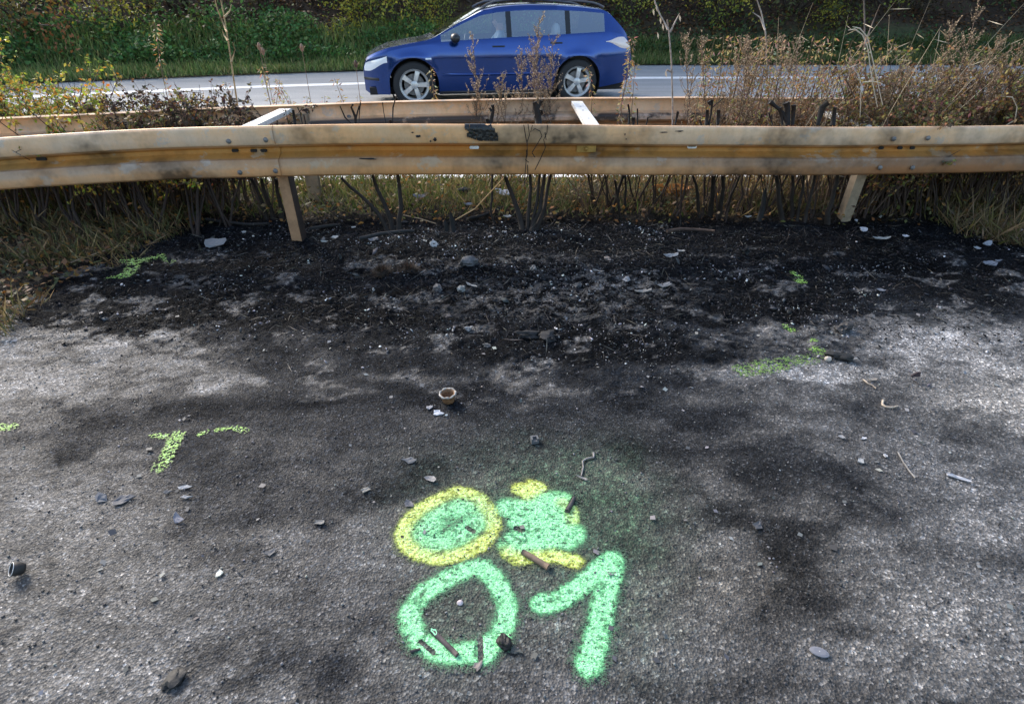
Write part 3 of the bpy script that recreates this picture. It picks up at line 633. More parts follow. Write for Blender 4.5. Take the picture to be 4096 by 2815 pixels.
for sgn in (-1, 1):
    for i in range(len(xs)-1):
        xm = (xs[i]+xs[i+1])/2
        for r in range(NR-1):
            n = cls(xm, r); key = (n, sgn if n in ('front_window', 'rear_door_window', 'quarter_window', 'centre_pillar', 'rear_pillar', 'front_door', 'rear_door') else 0)
            d = parts.setdefault(key, (MB(), {})); ids = []
            for (a, b) in ((i, r), (i+1, r), (i+1, r+1), (i, r+1)):
                k = (a, b, sgn if secs[a][b][0] > 1e-6 else 0)
                if k not in d[1]: d[1][k] = len(d[0].v); d[0].v.append(pt(a, b, sgn)); d[0].c.append((1, 1, 1))
                ids.append(d[1][k])
            d[0].f.append(tuple(ids) if sgn < 0 else tuple(ids[::-1])); d[0].m.append(0)
mbf = parts[('front_bumper', 0)][0]
for i, flip in ((0, 0), (len(xs)-1, 1)):
    vs = [pt(i, r, -1) for r in range(NR)]+[pt(i, r, 1) for r in range(NR-2, -1, -1)]; t = parts[('front_bumper', 0)][0] if i == 0 else parts[('rear_bumper', 0)][0]
    t.add(vs, [tuple(range(len(vs)))[::-1] if not flip else tuple(range(len(vs)))])
for (n, s), (m_, _) in parts.items():
    m_.build(n, mats_of.get(n, M_paint), CAR, True, R(38))
def side_patch(name, mtl, x0, x1, zlo, zhi, sgn=-1, off=.006, nu=14, nv=6):
    s = MB(); P = []
    for i in range(nu):
        x = x0+(x1-x0)*i/(nu-1); row = []
        for j in range(nv):
            z = zlo(x)+(zhi(x)-zlo(x))*j/(nv-1); e = math.sin(math.pi*min(1, max(0, j/(nv-1))))*math.sin(math.pi*i/(nu-1)); row.append((mx_(x), sgn*(side_y(x, z)+off*e+.002), z))
        P.append(row)
    s.grid(P, flip=sgn > 0); return s.build(name, mtl, CAR, True)
M_lamp = mat('headlamp_glass', (.85, .87, .9), .12, .1, 1); M_tail = mat('tail_lamp', (.75, .62, .58), .15, 0, 1)
for sgn in (-1, 1):
    side_patch('headlight', M_lamp, .03, .56, lambda x: .535+.13*sstep(.1, .56, x)+.0, lambda x: min(zbelt(x)-.012, .62+.2*x+.02)-.0, sgn, .012)
    o = side_patch('taillight', M_tail, 4.10, 4.66, lambda x: .92-.10*sstep(4.12, 4.5, x), lambda x: min(.93+.06*sstep(4.1, 4.4, x), zbelt(x)-.015), sgn, .012)
    side_patch('indicator', M_lamp, 1.16, 1.25, lambda x: .70, lambda x: .725, sgn, .01, 6, 4)
    side_patch('door_moulding', M_paint, 1.42, 3.20, lambda x: .455, lambda x: .50, sgn, .022, 20, 5)
    side_patch('door_handle', M_trim, 2.22, 2.42, lambda x: .862, lambda x: .885, sgn, .02, 8, 4); side_patch('door_handle', M_trim, 3.16, 3.36, lambda x: .902, lambda x: .925, sgn, .02, 8, 4)
    side_patch('sill_trim', M_trim, 1.36, 3.24, lambda x: bottom(x)+.002, lambda x: .235, sgn, .012, 20, 4)
    side_patch('bumper_strip', M_trim, .0, .34, lambda x: .40, lambda x: .44, sgn, .012, 10, 4)
    s = MB(); pts = []
    for x in np.linspace(2.10, 4.08, 22):
        b = section(x)[i_e]; pts.append((x-2.35, sgn*(b[0]-.045), ztop(x)+.005+.042*math.sin(min(1, (x-2.10)/.22)*math.pi/2)*math.sin(min(1, (4.10-x)/.22)*math.pi/2)))
    s.tube(pts, .016, 8); s.build('roof_rail', M_grey, CAR, True)
    # mirror
    s = MB(); c = Vector((1.63-2.35, sgn*1.00, 1.00)); MM = Matrix.Translation(c) @ Matrix.Diagonal((.075, .105, .072, 1)); u = [(math.sin(a)+.0001, -math.cos(a)) for a in np.linspace(0, math.pi, 9)]
    s.lathe(u, 14, MM); mo = s.build('door_mirror', M_trim, CAR, True); s = MB(); s.tube([c+Vector((0, -sgn*.07, -.04)), c+Vector((.0, -sgn*.17, -.07))], .025, 8); s.build('mirror_arm', M_trim, mo)
    # wheels
    for hx in HX:
        w = thing('wheel', None, None)
        w.parent = CAR; w.scale = (1.07, 1.07, 1); w.location = (hx-2.35, sgn*.775, HZ); w.rotation_euler = (R(90) if sgn < 0 else R(-90), 0, 0)
        s = MB(); s.lathe([(.205, -.10), (.27, -.105), (.300, -.095), (.315, -.07), (.315, .07), (.300, .092), (.272, .102), (.208, .098)], 40); s.build('tyre', M_tyre, w, True, R(40))
        s = MB(); s.lathe([(.20, -.09), (.185, -.06), (.185, .055), (.192, .075), (.212, .098), (.218, .10), (.212, .082)], 36)
        for k in range(5):
            a0 = 2*math.pi*k/5+.3+hx; e = Vector((math.cos(a0), math.sin(a0), 0)); t = Vector((-e.y, e.x, 0)); vs = []
            for r_, wd, zf in ((.03, .030, .075), (.10, .036, .085), (.165, .036, .082), (.20, .052, .075)):
                vs += [e*r_+t*wd+Vector((0, 0, zf-.035)), e*r_+t*wd*.8+Vector((0, 0, zf)), e*r_-t*wd*.8+Vector((0, 0, zf)), e*r_-t*wd+Vector((0, 0, zf-.035))]
            s.add(vs, [(i*4+q, i*4+q+1, (i+1)*4+q+1, (i+1)*4+q) for i in range(3) for q in range(3)])
        s.lathe([(.055, .05), (.055, .082), (.04, .09), (.0005, .092)], 20); s.build('rim', M_alloy, w, True, R(35))
        s = MB(); s.lathe([(.0005, .01), (.15, .01), (.15, .025), (.0005, .026)], 24); s.build('brake_disc', M_bolt, w)
        s = MB(); s.lathe([(AR-.005, -.30), (AR-.005, .09)], 30); wl = s.build('wheel_well', M_dark, CAR); wl.location = (hx-2.35, sgn*.775, HZ); wl.rotation_euler = w.rotation_euler
s = MB(); s.box(.25-2.35, 4.5-2.35, -.70, .70, .19, .30); s.box(.6-2.35, 1.36-2.35, -.5, .5, .3, .82); s.build('underbody', M_dark, CAR)
s = MB(); s.box(1.36-2.35, 4.4-2.35, -.72, .72, .30, .34); s.box(1.36-2.35, 1.75-2.35, -.70, .70, .70, .90); s.box(3.55-2.35, 4.4-2.35, -.68, .68, .34, .80); s.build('cabin_floor', M_in, CAR)
for x, y in ((2.05, -.36), (2.05, .36), (2.95, -.40), (2.95, .40)):
    s = MB(); s.box(x-2.35, x+.48-2.35, y-.25, y+.25, .36, .52)
    s.add([Vector(v)+Vector((x+.46-2.35, y, .48)) for v in [(-.05, -.24, 0), (-.05, .24, 0), (.10, .24, 0), (.10, -.24, 0), (.10, -.20, .52), (.10, .20, .52), (.18, .20, .52), (.18, -.20, .52)]], [(0, 1, 5, 4), (1, 2, 6, 5), (2, 3, 7, 6), (3, 0, 4, 7), (4, 5, 6, 7)])
    s.lathe([(math.sin(a)+.001, -math.cos(a)) for a in np.linspace(0, math.pi, 8)], 10, Matrix.Translation((x+.62-2.35, y, 1.10)) @ Matrix.Diagonal((.05, .13, .09, 1))); s.build('seat', M_in, CAR, True, R(30))
s = MB(); pts = [Vector((1.80-2.35+.05*math.sin(a), -.36+.18*math.cos(a), .86+.17*math.sin(a))) for a in np.linspace(0, 2*math.pi, 25)]; s.tube(pts, .014, 6); s.build('steering_wheel', M_trim, CAR, True)
s = MB(); s.lathe([(math.sin(a)+.001, -math.cos(a)) for a in np.linspace(0, math.pi, 9)], 12, Matrix.Translation((3.33-2.35, -.50, 1.07)) @ Matrix.Diagonal((.07, .13, .12, 1))); s.build('pale_headrest', mat('pale_cloth', (.7, .7, .68), .8), CAR, True)
fa = gp(1665, 347, .315); ra_ = gp(2304, 333, .315); yaw = math.atan2(ra_.y-fa.y, ra_.x-fa.x); mid = (fa+ra_)/2
off = Vector((-math.sin(yaw), math.cos(yaw), 0)); e = Vector((math.cos(yaw), math.sin(yaw), 0))
cpos = mid+off*.87-e*((HX[0]+HX[1])/2-2.35); cpos.z = roadz(cpos.x, cpos.y)+.002; CAR.location = cpos; CAR.rotation_euler = (0, 0, yaw); CAR.scale = (.97, .97, .962)
# driver
M_skin = mat('skin', (.55, .33, .25), .5); M_shirt = mat('blue_shirt', (.30, .38, .48), .8)
def driver():
    vtx = [((2.42, .0, .56), .15), ((2.46, 0, .78), .155), ((2.45, 0, .98), .145), ((2.43, 0, 1.09), .055), ((2.40, 0, 1.16), .075), ((2.395, 0, 1.24), .088), ((2.40, 0, 1.30), .070),
           ((2.42, -.18, 1.00), .065), ((2.25, -.24, .82), .045), ((2.02, -.16, .92), .034), ((1.93, -.12, .97), .036), ((2.42, .18, 1.00), .065), ((2.25, .24, .82), .045), ((2.02, .16, .92), .034), ((1.93, .12, .97), .036),
           ((2.20, -.11, .54), .085), ((1.95, -.12, .50), .065), ((2.20, .11, .54), .085), ((1.95, .12, .50), .065), ((2.30, 0, 1.21), .018)]
    ed = [(0, 1), (1, 2), (2, 3), (3, 4), (4, 5), (5, 6), (2, 7), (7, 8), (8, 9), (9, 10), (2, 11), (11, 12), (12, 13), (13, 14), (0, 15), (15, 16), (0, 17), (17, 18), (4, 19)]
    me = bpy.data.meshes.new('driver'); me.from_pydata([(a[0]-2.35, a[1]-.36, a[2]) for a, r in vtx], ed, []); o = bpy.data.objects.new('person', me); COL.objects.link(o)
    o.modifiers.new('s', 'SKIN')
    for i, (_, r) in enumerate(vtx): me.skin_vertices[0].data[i].radius = (r, r); me.skin_vertices[0].data[i].use_root = i == 0
    o.modifiers.new('u', 'SUBSURF').levels = 2
    dg = bpy.context.evaluated_depsgraph_get(); m2 = bpy.data.meshes.new_from_object(o.evaluated_get(dg)); o.modifiers.clear(); o.data = m2
    m2.materials.clear(); m2.materials.append(M_shirt); m2.materials.append(M_skin); z = np.array([p.center.z for p in m2.polygons]); x = np.array([p.center.x for p in m2.polygons])
    m2.polygons.foreach_set('material_index', ((z > 1.08) | ((x < 2.0-2.35) & (z > .85))).astype(np.int32)); m2.polygons.foreach_set('use_smooth', [True]*len(z)); m2.update()
    s = MB(); u = [(math.sin(a)+.001, -math.cos(a)) for a in np.linspace(math.pi*.35, math.pi, 7)]
    s.lathe(u, 14, Matrix.Translation((2.415-2.35, -.36, 1.245)) @ Matrix.Diagonal((.105, .095, .125, 1))); s.build('hair', mat('grey_hair', (.25, .2, .16), .8), o, True)
    o.location = cpos; o.rotation_euler = (0, 0, yaw); o.scale = (.97, .97, .962); tag(o, 'driver in pale blue shirt at the wheel of the blue car', 'person')
driver()
# ------------------------------------------------------------------ plants of the median strip
def plant_mesh(kind, h, seed):
    """meshes (stem, foliage) of one plant standing at the origin"""
    global random
    rd = random.Random(seed); s = MB(); f = MB(); g = lambda a=1: rd.gauss(0, a)
    def rv(): return Vector((g(), g(), g())).normalized()
    if kind in ('mugwort', 'mugwort_dense'):
        dense = kind == 'mugwort_dense'; lean = Vector((g(.10), g(.06), 0)); sc_ = [(.30, .215, .135), (.38, .28, .18), (.22, .155, .10), (.44, .34, .22)]
        top = [Vector((0, 0, -.02)), lean*h*.3+Vector((0, 0, h*.35)), lean*h*.8+Vector((g(.01), g(.01), h*.7)), lean*h*1.2+Vector((g(.02), g(.02), h))]
        s.tube(top, [.005, .0045, .0032, .0015], 5, (.13, .08, .055))
        def along(t):
            t *= 3; i = min(2, int(t)); return top[i].lerp(top[i+1], t-i)
        for k in range(int(46*h) if dense else int(30*h)):
            t = rd.uniform(.28, .97); p = along(t); a = rd.uniform(0, 6.283); l = h*(.05+.24*(1-t))*rd.uniform(.6, 1.2)
            e = p+Vector((math.cos(a)*l*.55, math.sin(a)*l*.55, l*.85)); m = p.lerp(e, .5)+Vector((math.cos(a)*l*.10, math.sin(a)*l*.10, 0)); s.tube([p, m, e], [.0018, .0014, .0008], 3, (.14, .09, .06), False)
            for j in range(int(10+l*70)):
                q = rd.random(); b = p.lerp(m, q*2) if q < .5 else m.lerp(e, q*2-1); c = rd.choice(sc_); v = rd.uniform(.6, 1.4); f.leaf(b+rv()*.006, rv()+Vector((0, 0, .5)), rv(), rd.uniform(.009, .017), rd.uniform(.006, .010), [x*v for x in c])
        for j in range(26): f.leaf(along(rd.uniform(.75, 1))+rv()*.008, rv()+Vector((0, 0, .8)), rv(), .013, .007, rd.choice(sc_))
        for j in range(14): f.leaf(along(rd.uniform(.05, .5)), rv()+Vector((0, 0, -.5)), rv(), rd.uniform(.02, .045), .011, rd.choice([(.20, .13, .05), (.13, .09, .045), (.10, .09, .03)]))
    elif kind in ('leafy', 'brown', 'scorched'):
        cl = [(.05, .035, .025), (.08, .05, .03), (.03, .022, .018), (.16, .09, .035), (.10, .07, .045)] if kind == 'scorched' else [(.40, .38, .05), (.50, .42, .06), (.26, .30, .05), (.55, .27, .04), (.18, .21, .04), (.52, .46, .10)] if kind == 'leafy' else [(.26, .17, .07), (.34, .24, .10), (.20, .13, .065), (.40, .27, .08), (.14, .10, .05), (.28, .24, .07)]
        for k in range(6 if kind == 'leafy' else 7):
            a = rd.uniform(0, 6.283); b = Vector((math.cos(a)*.05, math.sin(a)*.05, -.02)); hh = h*rd.uniform(.65, 1.05); o = Vector((g(.16), g(.12), 0)) + (Vector((-.12, 0, 0)) if kind == 'leafy' else Vector((.10, 0, 0)))
            P = [b, b+o*.35+Vector((g(.01), g(.01), hh*.35)), b+o*.9+Vector((g(.02), g(.02), hh*.7)), b+o*1.6+Vector((g(.02), g(.02), hh))]; s.tube(P, [.007, .006, .004, .0015], 5, (.075, .05, .038))
            for j in range(14):
                t = rd.uniform(.32, .98)*3; i = min(2, int(t)); p = P[i].lerp(P[i+1], t-i); d = (rv()+Vector((0, 0, .7))).normalized(); l = rd.uniform(.08, .22)*h; e = p+d*l; s.tube([p, e], [.0025, .001], 3, (.09, .06, .045), False)
                for q in range(10): f.leaf(p.lerp(e, rd.uniform(.2, 1.05))+rv()*.008, rv()+Vector((0, 0, -.2)), rv(), rd.uniform(.018, .040), rd.uniform(.011, .022), [x*rd.uniform(.6, 1.3) for x in rd.choice(cl)])
    elif kind == 'willowherb':      # upright stalk with curled hanging leaves
        lean = Vector((g(.08), g(.05), 0)); P = [Vector((0, 0, -.02)), lean*h*.4+Vector((0, 0, h*.4)), lean*h*.9+Vector((g(.01), 0, h*.75)), lean*h*1.3+Vector((g(.02), 0, h))]; s.tube(P, [.004, .0035, .0028, .0012], 5, (.17, .11, .07))
        for j in range(int(110*h)):
            t = rd.uniform(.25, 1)*3; i = min(2, int(t)); p = P[i].lerp(P[i+1], t-i); a = rd.uniform(0, 6.283); c = rd.choice([(.38, .25, .11), (.48, .34, .17), (.26, .16, .08), (.58, .46, .28), (.44, .29, .08)])
            f.leaf(p+Vector((math.cos(a), math.sin(a), 0))*.012, Vector((math.cos(a), math.sin(a), rd.uniform(-1.6, .5))), rv(), rd.uniform(.022, .048), rd.uniform(.006, .013), [x*rd.uniform(.6, 1.2) for x in c])
    elif kind == 'stalks':          # pale dry grass stalks leaning to the right
        for k in range(5):
            b = Vector((g(.07), g(.05), -.02)); l = Vector((rd.uniform(-.15, .8), g(.12), 0)); hh = h*rd.uniform(.7, 1.1); P = [b+l*(t**1.4)*hh+Vector((0, 0, hh*t)) for t in (0, .3, .6, .85, 1)]
            s.tube(P, [.0026, .0024, .002, .0015, .0008], 4, rd.choice([(.42, .31, .19), (.50, .40, .27), (.34, .24, .15)]), False)
            for j in range(5): i = rd.randrange(1, 4); f.leaf(P[i].lerp(P[i+1], rd.random()), Vector((rd.uniform(-.3, 1), g(.3), rd.uniform(-.6, .8))), rv(), rd.uniform(.06, .14), .006, rd.choice([(.50, .42, .30), (.42, .33, .2), (.3, .22, .13)]))
    return s.mesh('stem', M_stem), f.mesh('foliage', M_leaf)
PM = {}
def plant(name, kind, h, var, loc, label, cat, group=None, rz=None, sc_=1.0, tilt=None):
    k = (kind, round(h, 2), var)
    if k not in PM: PM[k] = plant_mesh(kind, h, hash((len(PM), var)) % 9999 if False else len(PM)*31+var)
    o = thing(name, label, cat, loc, random.uniform(0, 6.28) if rz is None else rz, group); o.scale = (sc_,)*3
    if tilt: o.rotation_euler = (tilt[0], tilt[1], o.rotation_euler[2])
    link('stem', PM[k][0], o); link('foliage', PM[k][1], o); return o
def base_at(px, Y):      # ground spot of a plant seen at column px, standing at distance Y
    p = atY(px, 600, Y); c = math.cos(PITCH); s = math.sin(PITCH); t = Y*c+CAMH*s
    return Vector(((px-2048)/FPX*t, Y, hz((px-2048)/FPX*t, Y) if Y < 4.7 else .01))
def height_to(py, Y): return atY(2048, py, Y).z
# the brown seed plant in front of the car door
for q, (px, py, Y, lab) in enumerate([
    (2118, 75, 5.02, 'tallest brown seeding weed in front of the blue car rear door'), (2190, 150, 5.04, 'brown seeding weed just right of the tallest one before the car'),
    (2040, 210, 5.03, 'brown weed with upright seed spikes left of the tallest one before the car'), (2225, 185, 5.08, 'slim seed spike next to the car rear wheel arch'),
    (1975, 135, 5.1, 'thin black stalk standing before the front door of the car'), (1955, 290, 5.0, 'low bushy brown weed below the car front door'), (1890, 320, 5.05, 'low brown weed over the dark sill of the car'),
    (1760, 275, 5.05, 'short dry weed right of the front wheel'), (2420, 155, 5.05, 'dry stalk with hanging pods over the rear wing of the car'), (2450, 240, 5.0, 'thin branching stalk in front of the car rear bumper'),
    (2500, 250, 5.05, 'stalk with curled leaves beside the tail of the car'), (2350, 270, 5.0, 'small dry weed over the rear wheel'), (1500, 320, 5.05, 'small dry weed below the front bumper of the car'), (2000, 345, 5.0, 'short seed weed at the foot of the bushy one under the car door')]):
    plant('dry_weed', 'mugwort_dense' if q in (0, 1, 2, 3, 5, 6) else 'mugwort' if q not in (8, 9, 10, 11, 7, 12) else 'willowherb', max(.35, height_to(py, Y)), q % 4, base_at(px, Y), lab, 'weed')
# right-hand thicket of dry weeds between the rails
n = 0
for px in range(2740, 3330, 26):
    for k in range(3):
        Y = random.uniform(4.55, 5.05); py = random.uniform(90, 330) if k else random.uniform(180, 380)
        plant('dry_weed', random.choice(['willowherb', 'willowherb', 'mugwort']), round(max(.6, height_to(py, Y))*5)/5, n % 3, base_at(px+random.uniform(-20, 20), Y), 'dry brown weed with curled leaves '+('just right of the forked sapling' if px < 2900 else 'left of the crooked whitish sapling' if px < 3060 else 'between the whitish and the grey sapling'), 'weed', 'dry weeds right of the car, '+('first' if px < 2900 else 'second' if px < 3060 else 'third')+' clump'); n += 1
for px in range(3330, 4200, 34):
    for k in range(3):
        Y = random.uniform(4.45, 5.0); top = 330-.30*(px-3330)*random.random() if k else 420
        plant('brown_shrub', 'brown' if k < 2 else 'mugwort_dense', round(max(.7, height_to(max(60, top), Y))*5)/5, n % 3, base_at(px+random.uniform(-20, 20), Y), 'tangled brown shrub '+('around the arching pale blades' if px < 3560 else 'behind the right rail joint' if px < 3850 else 'at the right edge of the thicket'), 'shrub', 'brown shrubs at the right, '+('near' if px < 3560 else 'middle' if px < 3850 else 'edge')+' clump'); n += 1
for px, py, Y in [(3700, 40, 4.8), (3740, 90, 4.9), (3660, 130, 4.7), (3930, 30, 4.7), (4000, 15, 4.6), (4060, 60, 4.7), (3880, 90, 4.8), (3960, 120, 4.5), (4090, 20, 4.8), (3820, 160, 4.7)]:
    plant('dry_weed', 'mugwort_dense', round(height_to(py, Y)*10)/10, n % 2, base_at(px-40, Y), 'tall feathery brown seed weed rising above the right thicket', 'weed', 'feathery weeds at the right'); n += 1
for px, py, Y in [(3080, 60, 4.6), (3250, 80, 4.6), (3390, 140, 4.5), (3500, 120, 4.6), (3600, 240, 4.5), (3420, 310, 4.45)]:
    plant('grass_stalks', 'stalks', round(height_to(py, Y)*10)/10, n % 3, base_at(px-60, Y), 'pale dry grass stalks leaning to the right in the weed thicket', 'grass stalks', 'leaning grass stalks', random.uniform(-.35, .35)); n += 1
for q, (px, Y) in enumerate([(3470, 4.35), (3520, 4.5), (3560, 4.4), (3600, 4.55), (3500, 4.7), (3640, 4.4), (3580, 4.75)]):
    plant('brown_shrub', 'brown', .8, q % 3, base_at(px-20, Y), 'tangled brown shrub around the white end of the right cross bar', 'shrub', 'brown shrubs at the right cross bar')
# left-hand leafy shrubs
for px in range(-120, 860, 40):
    for k in range(2):
        Y = random.uniform(4.3, 4.85); py = random.uniform(300, 440)+(60 if px > 500 else 0)+(40*k)
        plant('leafy_shrub', 'leafy' if (px < 640 and k == 0) or px < 440 else 'brown', round(max(.6, height_to(py, Y))*8)/8, n % 4, base_at(px+random.uniform(-15, 15)+40, Y), 'low shrub with yellow green autumn leaves behind the left rail' if px < 420 else 'thin shrub with sparse brown leaves behind the left rail', 'shrub', 'yellow leaved shrubs at the left' if px < 420 else 'sparse brown shrubs at the left'); n += 1
for px, py, Y, k, lab in [(200, 140, 4.6, 'leafy', 'tall leaning shoot with yellow leaves at the far left'), (330, 260, 4.5, 'leafy', 'dark leaning twig with few leaves right of the tall yellow shoot'), (60, 110, 4.9, 'mugwort_dense', 'greyish seeding weed in the upper left corner'),
                          (120, 150, 4.8, 'mugwort_dense', 'second greyish seeding weed right of the corner one'), (730, 60, 4.9, 'willowherb', 'thin dry stalk left of the tall tan stem'), (1060, 300, 4.9, 'willowherb', 'short dry weed with hanging pods left of the car'), (1150, 290, 4.9, 'willowherb', 'dry weed with dark pods between tan stem and car'), (1290, 300, 4.9, 'willowherb', 'thin dry weed near the rear rail left of the car'), (980, 330, 4.9, 'willowherb', 'low dry weed at the foot of the tall tan stem')]:
    plant('shrub_shoot' if k == 'leafy' else 'dry_weed', k, round(height_to(py, Y)*10)/10, n % 3, base_at(px+30, Y), lab, 'shoot' if k == 'leafy' else 'weed'); n += 1
for px in range(1230, 1480, 60): plant('dry_weed', 'willowherb', .75, px % 3, base_at(px, 5.15), 'small dry weed at the road edge left of the car', 'weed', 'small weeds left of the car')
def stem_thing(name, label, cat, pix, Y, r0, r1, col, extra=(), grp=None):
    P = [atY(a, b, Y+(0 if i else 0)) for i, (a, b) in enumerate(pix)]; b = P[0]; root = thing(name, label, cat, b, 0, grp)
    s = MB(); m = len(P); s.tube([p-b for p in P], [.72*(r0+(r1-r0)*i/(m-1)) for i in range(m)], 7, col)
    for br in extra: Q = [atY(a, c, Y+random.uniform(-.06, .06)) for a, c in br]; s.tube([p-b for p in Q], [r1*1.3]+[r1*.8]*(len(Q)-2)+[r1*.4] if len(Q) > 2 else [r1*1.3, r1*.4], 5, col)
    s.build('stem', M_wood, root, True); return root
r_ = stem_thing('bare_sapling', 'tall tan bare stem standing left of the blue car', 'sapling', [(960, 640), (950, 420), (935, 320), (915, 180), (895, 60), (870, -60), (850, -200)], 4.85, .010, .006, (.42, .30, .16), [[(908, 130), (890, 90), (870, 40), (850, -40)], [(925, 250), (940, 200), (930, 170)], [(897, 70), (920, 45), (925, 20)], [(912, 165), (895, 140), (888, 120)], [(880, 0), (905, -60)]])
r_ = stem_thing('bare_sapling', 'pale forked sapling standing right of the car tail', 'sapling', [(2690, 620), (2690, 380), (2686, 250), (2676, 130), (2668, 80)], 4.95, .010, .007, (.38, .31, .26), [[(2672, 120), (2655, 85), (2640, 60), (2620, 10), (2612, -40)], [(2680, 130), (2700, 90), (2718, 55)], [(2690, 290), (2668, 280), (2662, 290)]])
f = MB()
for a, b in [(2625, 20), (2612, 35), (2718, 60), (2662, 285), (2640, 70), (2650, 95), (2630, 130)]: p = atY(a, b, 4.94)-r_.location; f.leaf(p, Vector((.3, 0, -1)), Vector((.2, -1, .1)), .05, .016, (.42, .36, .28))
f.build('foliage', M_leaf, r_)
stem_thing('bare_sapling', 'crooked whitish sapling in the middle of the dry weeds', 'sapling', [(3070, 600), (3075, 400), (3068, 270), (3062, 130), (3045, 50), (3020, -20)], 4.75, .009, .006, (.40, .33, .28), [[(3068, 230), (3040, 238), (3015, 230)], [(3060, 120), (3040, 70), (3010, 50)]])
stem_thing('bare_sapling', 'dark grey sapling with side twigs right of the whitish one', 'sapling', [(3470, 620), (3465, 380), (3460, 200), (3458, 60), (3452, -60)], 4.7, .009, .006, (.20, .16, .14), [[(3460, 180), (3480, 120), (3520, 20)], [(3462, 260), (3420, 300), (3360, 380)]])
for pts, lab in [([(3510, 430), (3490, 330), (3470, 190), (3450, 140), (3420, 118), (3392, 122)], 'pale bent grass blade arching left over the weeds'), ([(3530, 420), (3500, 280), (3470, 150), (3440, 115), (3410, 108)], 'second pale arching blade beside the first one'), ([(3440, 470), (3445, 340), (3435, 300), (3420, 285)], 'short pale hooked blade below the arching ones'), ([(3450, 330), (3490, 326), (3530, 335)], 'pale broken blade lying level among the weeds'), ([(4020, 505), (4060, 480), (4068, 430), (4050, 390), (4000, 385)], 'thick pale curved stalk at the right thicket edge')]:
    P = [atY(a, b, 4.35) for a, b in pts]; s = MB(); n_ = len(P)
    s.tube([p-P[0] for p in P], [.003]+[.004]*(n_-2)+[.0015], 4, (.58, .50, .38)); o = s.build('bent_stalk', M_stem); o.location = P[0]; tag(o, lab, 'grass blade')
for px, py, Y, lab in [(1040, 205, 5.2, 'teasel seed head nearest the tall tan stem'), (1210, 210, 5.2, 'pale teasel seed head in front of the green slope'), (1055, 225, 5.25, 'small teasel head below the pale one'), (1425, 275, 5.05, 'dark teasel head just left of the car bumper')]:
    p = atY(px, py, Y); root = thing('teasel', lab, 'teasel', (p.x, Y, .02)); s = MB(); s.tube([(-.05 if px == 1425 else .03, 0, 0), (0, .0, p.z*.6), (0, 0, p.z)], [.003, .0025, .002], 5, (.2, .13, .09)); s.build('stem', M_stem, root)
    s = MB(); s.lathe([(.002, -.015), (.010, -.012), (.015, .004), (.013, .024), (.007, .038), (.001, .042)], 9, Matrix.Translation((0, 0, p.z)), (.26, .16, .11) if px != 1425 else (.08, .05, .04))
    for k in range(9): a = k*.7; s.leaf(Vector((0, 0, p.z-.012)), Vector((math.cos(a), math.sin(a), 1.2)), Vector((0, 0, 1)), .06, .006, (.25, .16, .1))
    s.build('seed_head', M_stem, root)

# burnt shrubs with their bare stems
def burnt_shrub(label, base, stems, Y, col=(.020, .015, .012), grp=None, stub=()):
    b = gp(*base); b.z = hz(b.x, b.y)-.01; root = thing('burnt_shrub', label, 'burnt shrub', b, 0, grp)
    for k, (pix, r) in enumerate(stems):
        s = MB(); P = []
        for i, (a, c) in enumerate(pix):
            q = atY(a, c, b.y+(Y-b.y)*(i/(max(1, len(pix)-1)))+.02*math.sin(k*2.3)); P.append(q-b)
        P[0].z = min(P[0].z, 0.0); m = []
        for p0, p1 in zip(P, P[1:]): m += [p0, p0.lerp(p1, .5)+Vector((random.gauss(0, .006), random.gauss(0, .006), 0))]
        m.append(P[-1]); n_ = len(m); s.tube(m, [r*(1.15-.45*i/(n_-1))*random.uniform(.9, 1.1) for i in range(n_)], 7, col); s.build('stem', M_wood, root, True)
    for pix, r in stub:      # knobbly charred tops that show above the rail
        s = MB(); P = [atY(a, c, Y)-b for a, c in pix]; s.tube(P, [r*random.uniform(.7, 1.3) for _ in P], 7, (.012, .011, .011)); s.build('stump', M_wood, root, True)
    return root
burnt_shrub('burnt shrub with thick charred fork left of centre under the rail', (1580, 935), [([(1560, 930), (1510, 850), (1440, 780), (1365, 712)], .014), ([(1570, 925), (1540, 820), (1490, 700)], .017), ([(1595, 925), (1605, 830), (1590, 690)], .018)], 4.05, stub=[([(1420, 505), (1422, 470), (1405, 430), (1412, 418)], .008), ([(1410, 500), (1380, 470), (1360, 425)], .004), ([(1435, 500), (1438, 440), (1442, 410)], .003), ([(1425, 470), (1432, 440), (1438, 425)], .006), ([(1570, 500), (1572, 430), (1585, 385)], .004), ([(1545, 500), (1535, 450), (1530, 410)], .003), ([(1566, 500), (1560, 480)], .010)])
burnt_shrub('burnt shrub of four charred stems at the middle of the rail', (2115, 925), [([(2090, 920), (2070, 840), (2020, 706)], .020), ([(2110, 920), (2117, 820), (2120, 690)], .015), ([(2125, 925), (2160, 840), (2180, 690)], .017), ([(2140, 915), (2180, 820), (2205, 690)], .016), ([(2120, 900), (2150, 800), (2160, 690)], .013)], 4.12, stub=[([(2155, 505), (2152, 465), (2145, 430), (2138, 408)], .020), ([(2150, 440), (2160, 415), (2165, 402)], .011), ([(2152, 470), (2168, 452), (2166, 440)], .010), ([(2150, 480), (2138, 465)], .006)])
burnt_shrub('single charred stump poking up left of the melted patch', (1975, 900), [([(1975, 905), (1972, 880), (1968, 800), (1965, 500)], .010)], 4.25, stub=[([(1960, 500), (1966, 470), (1974, 440), (1970, 420)], .013), ([(1966, 445), (1958, 432)], .008), ([(1952, 500), (1948, 475)], .012)])
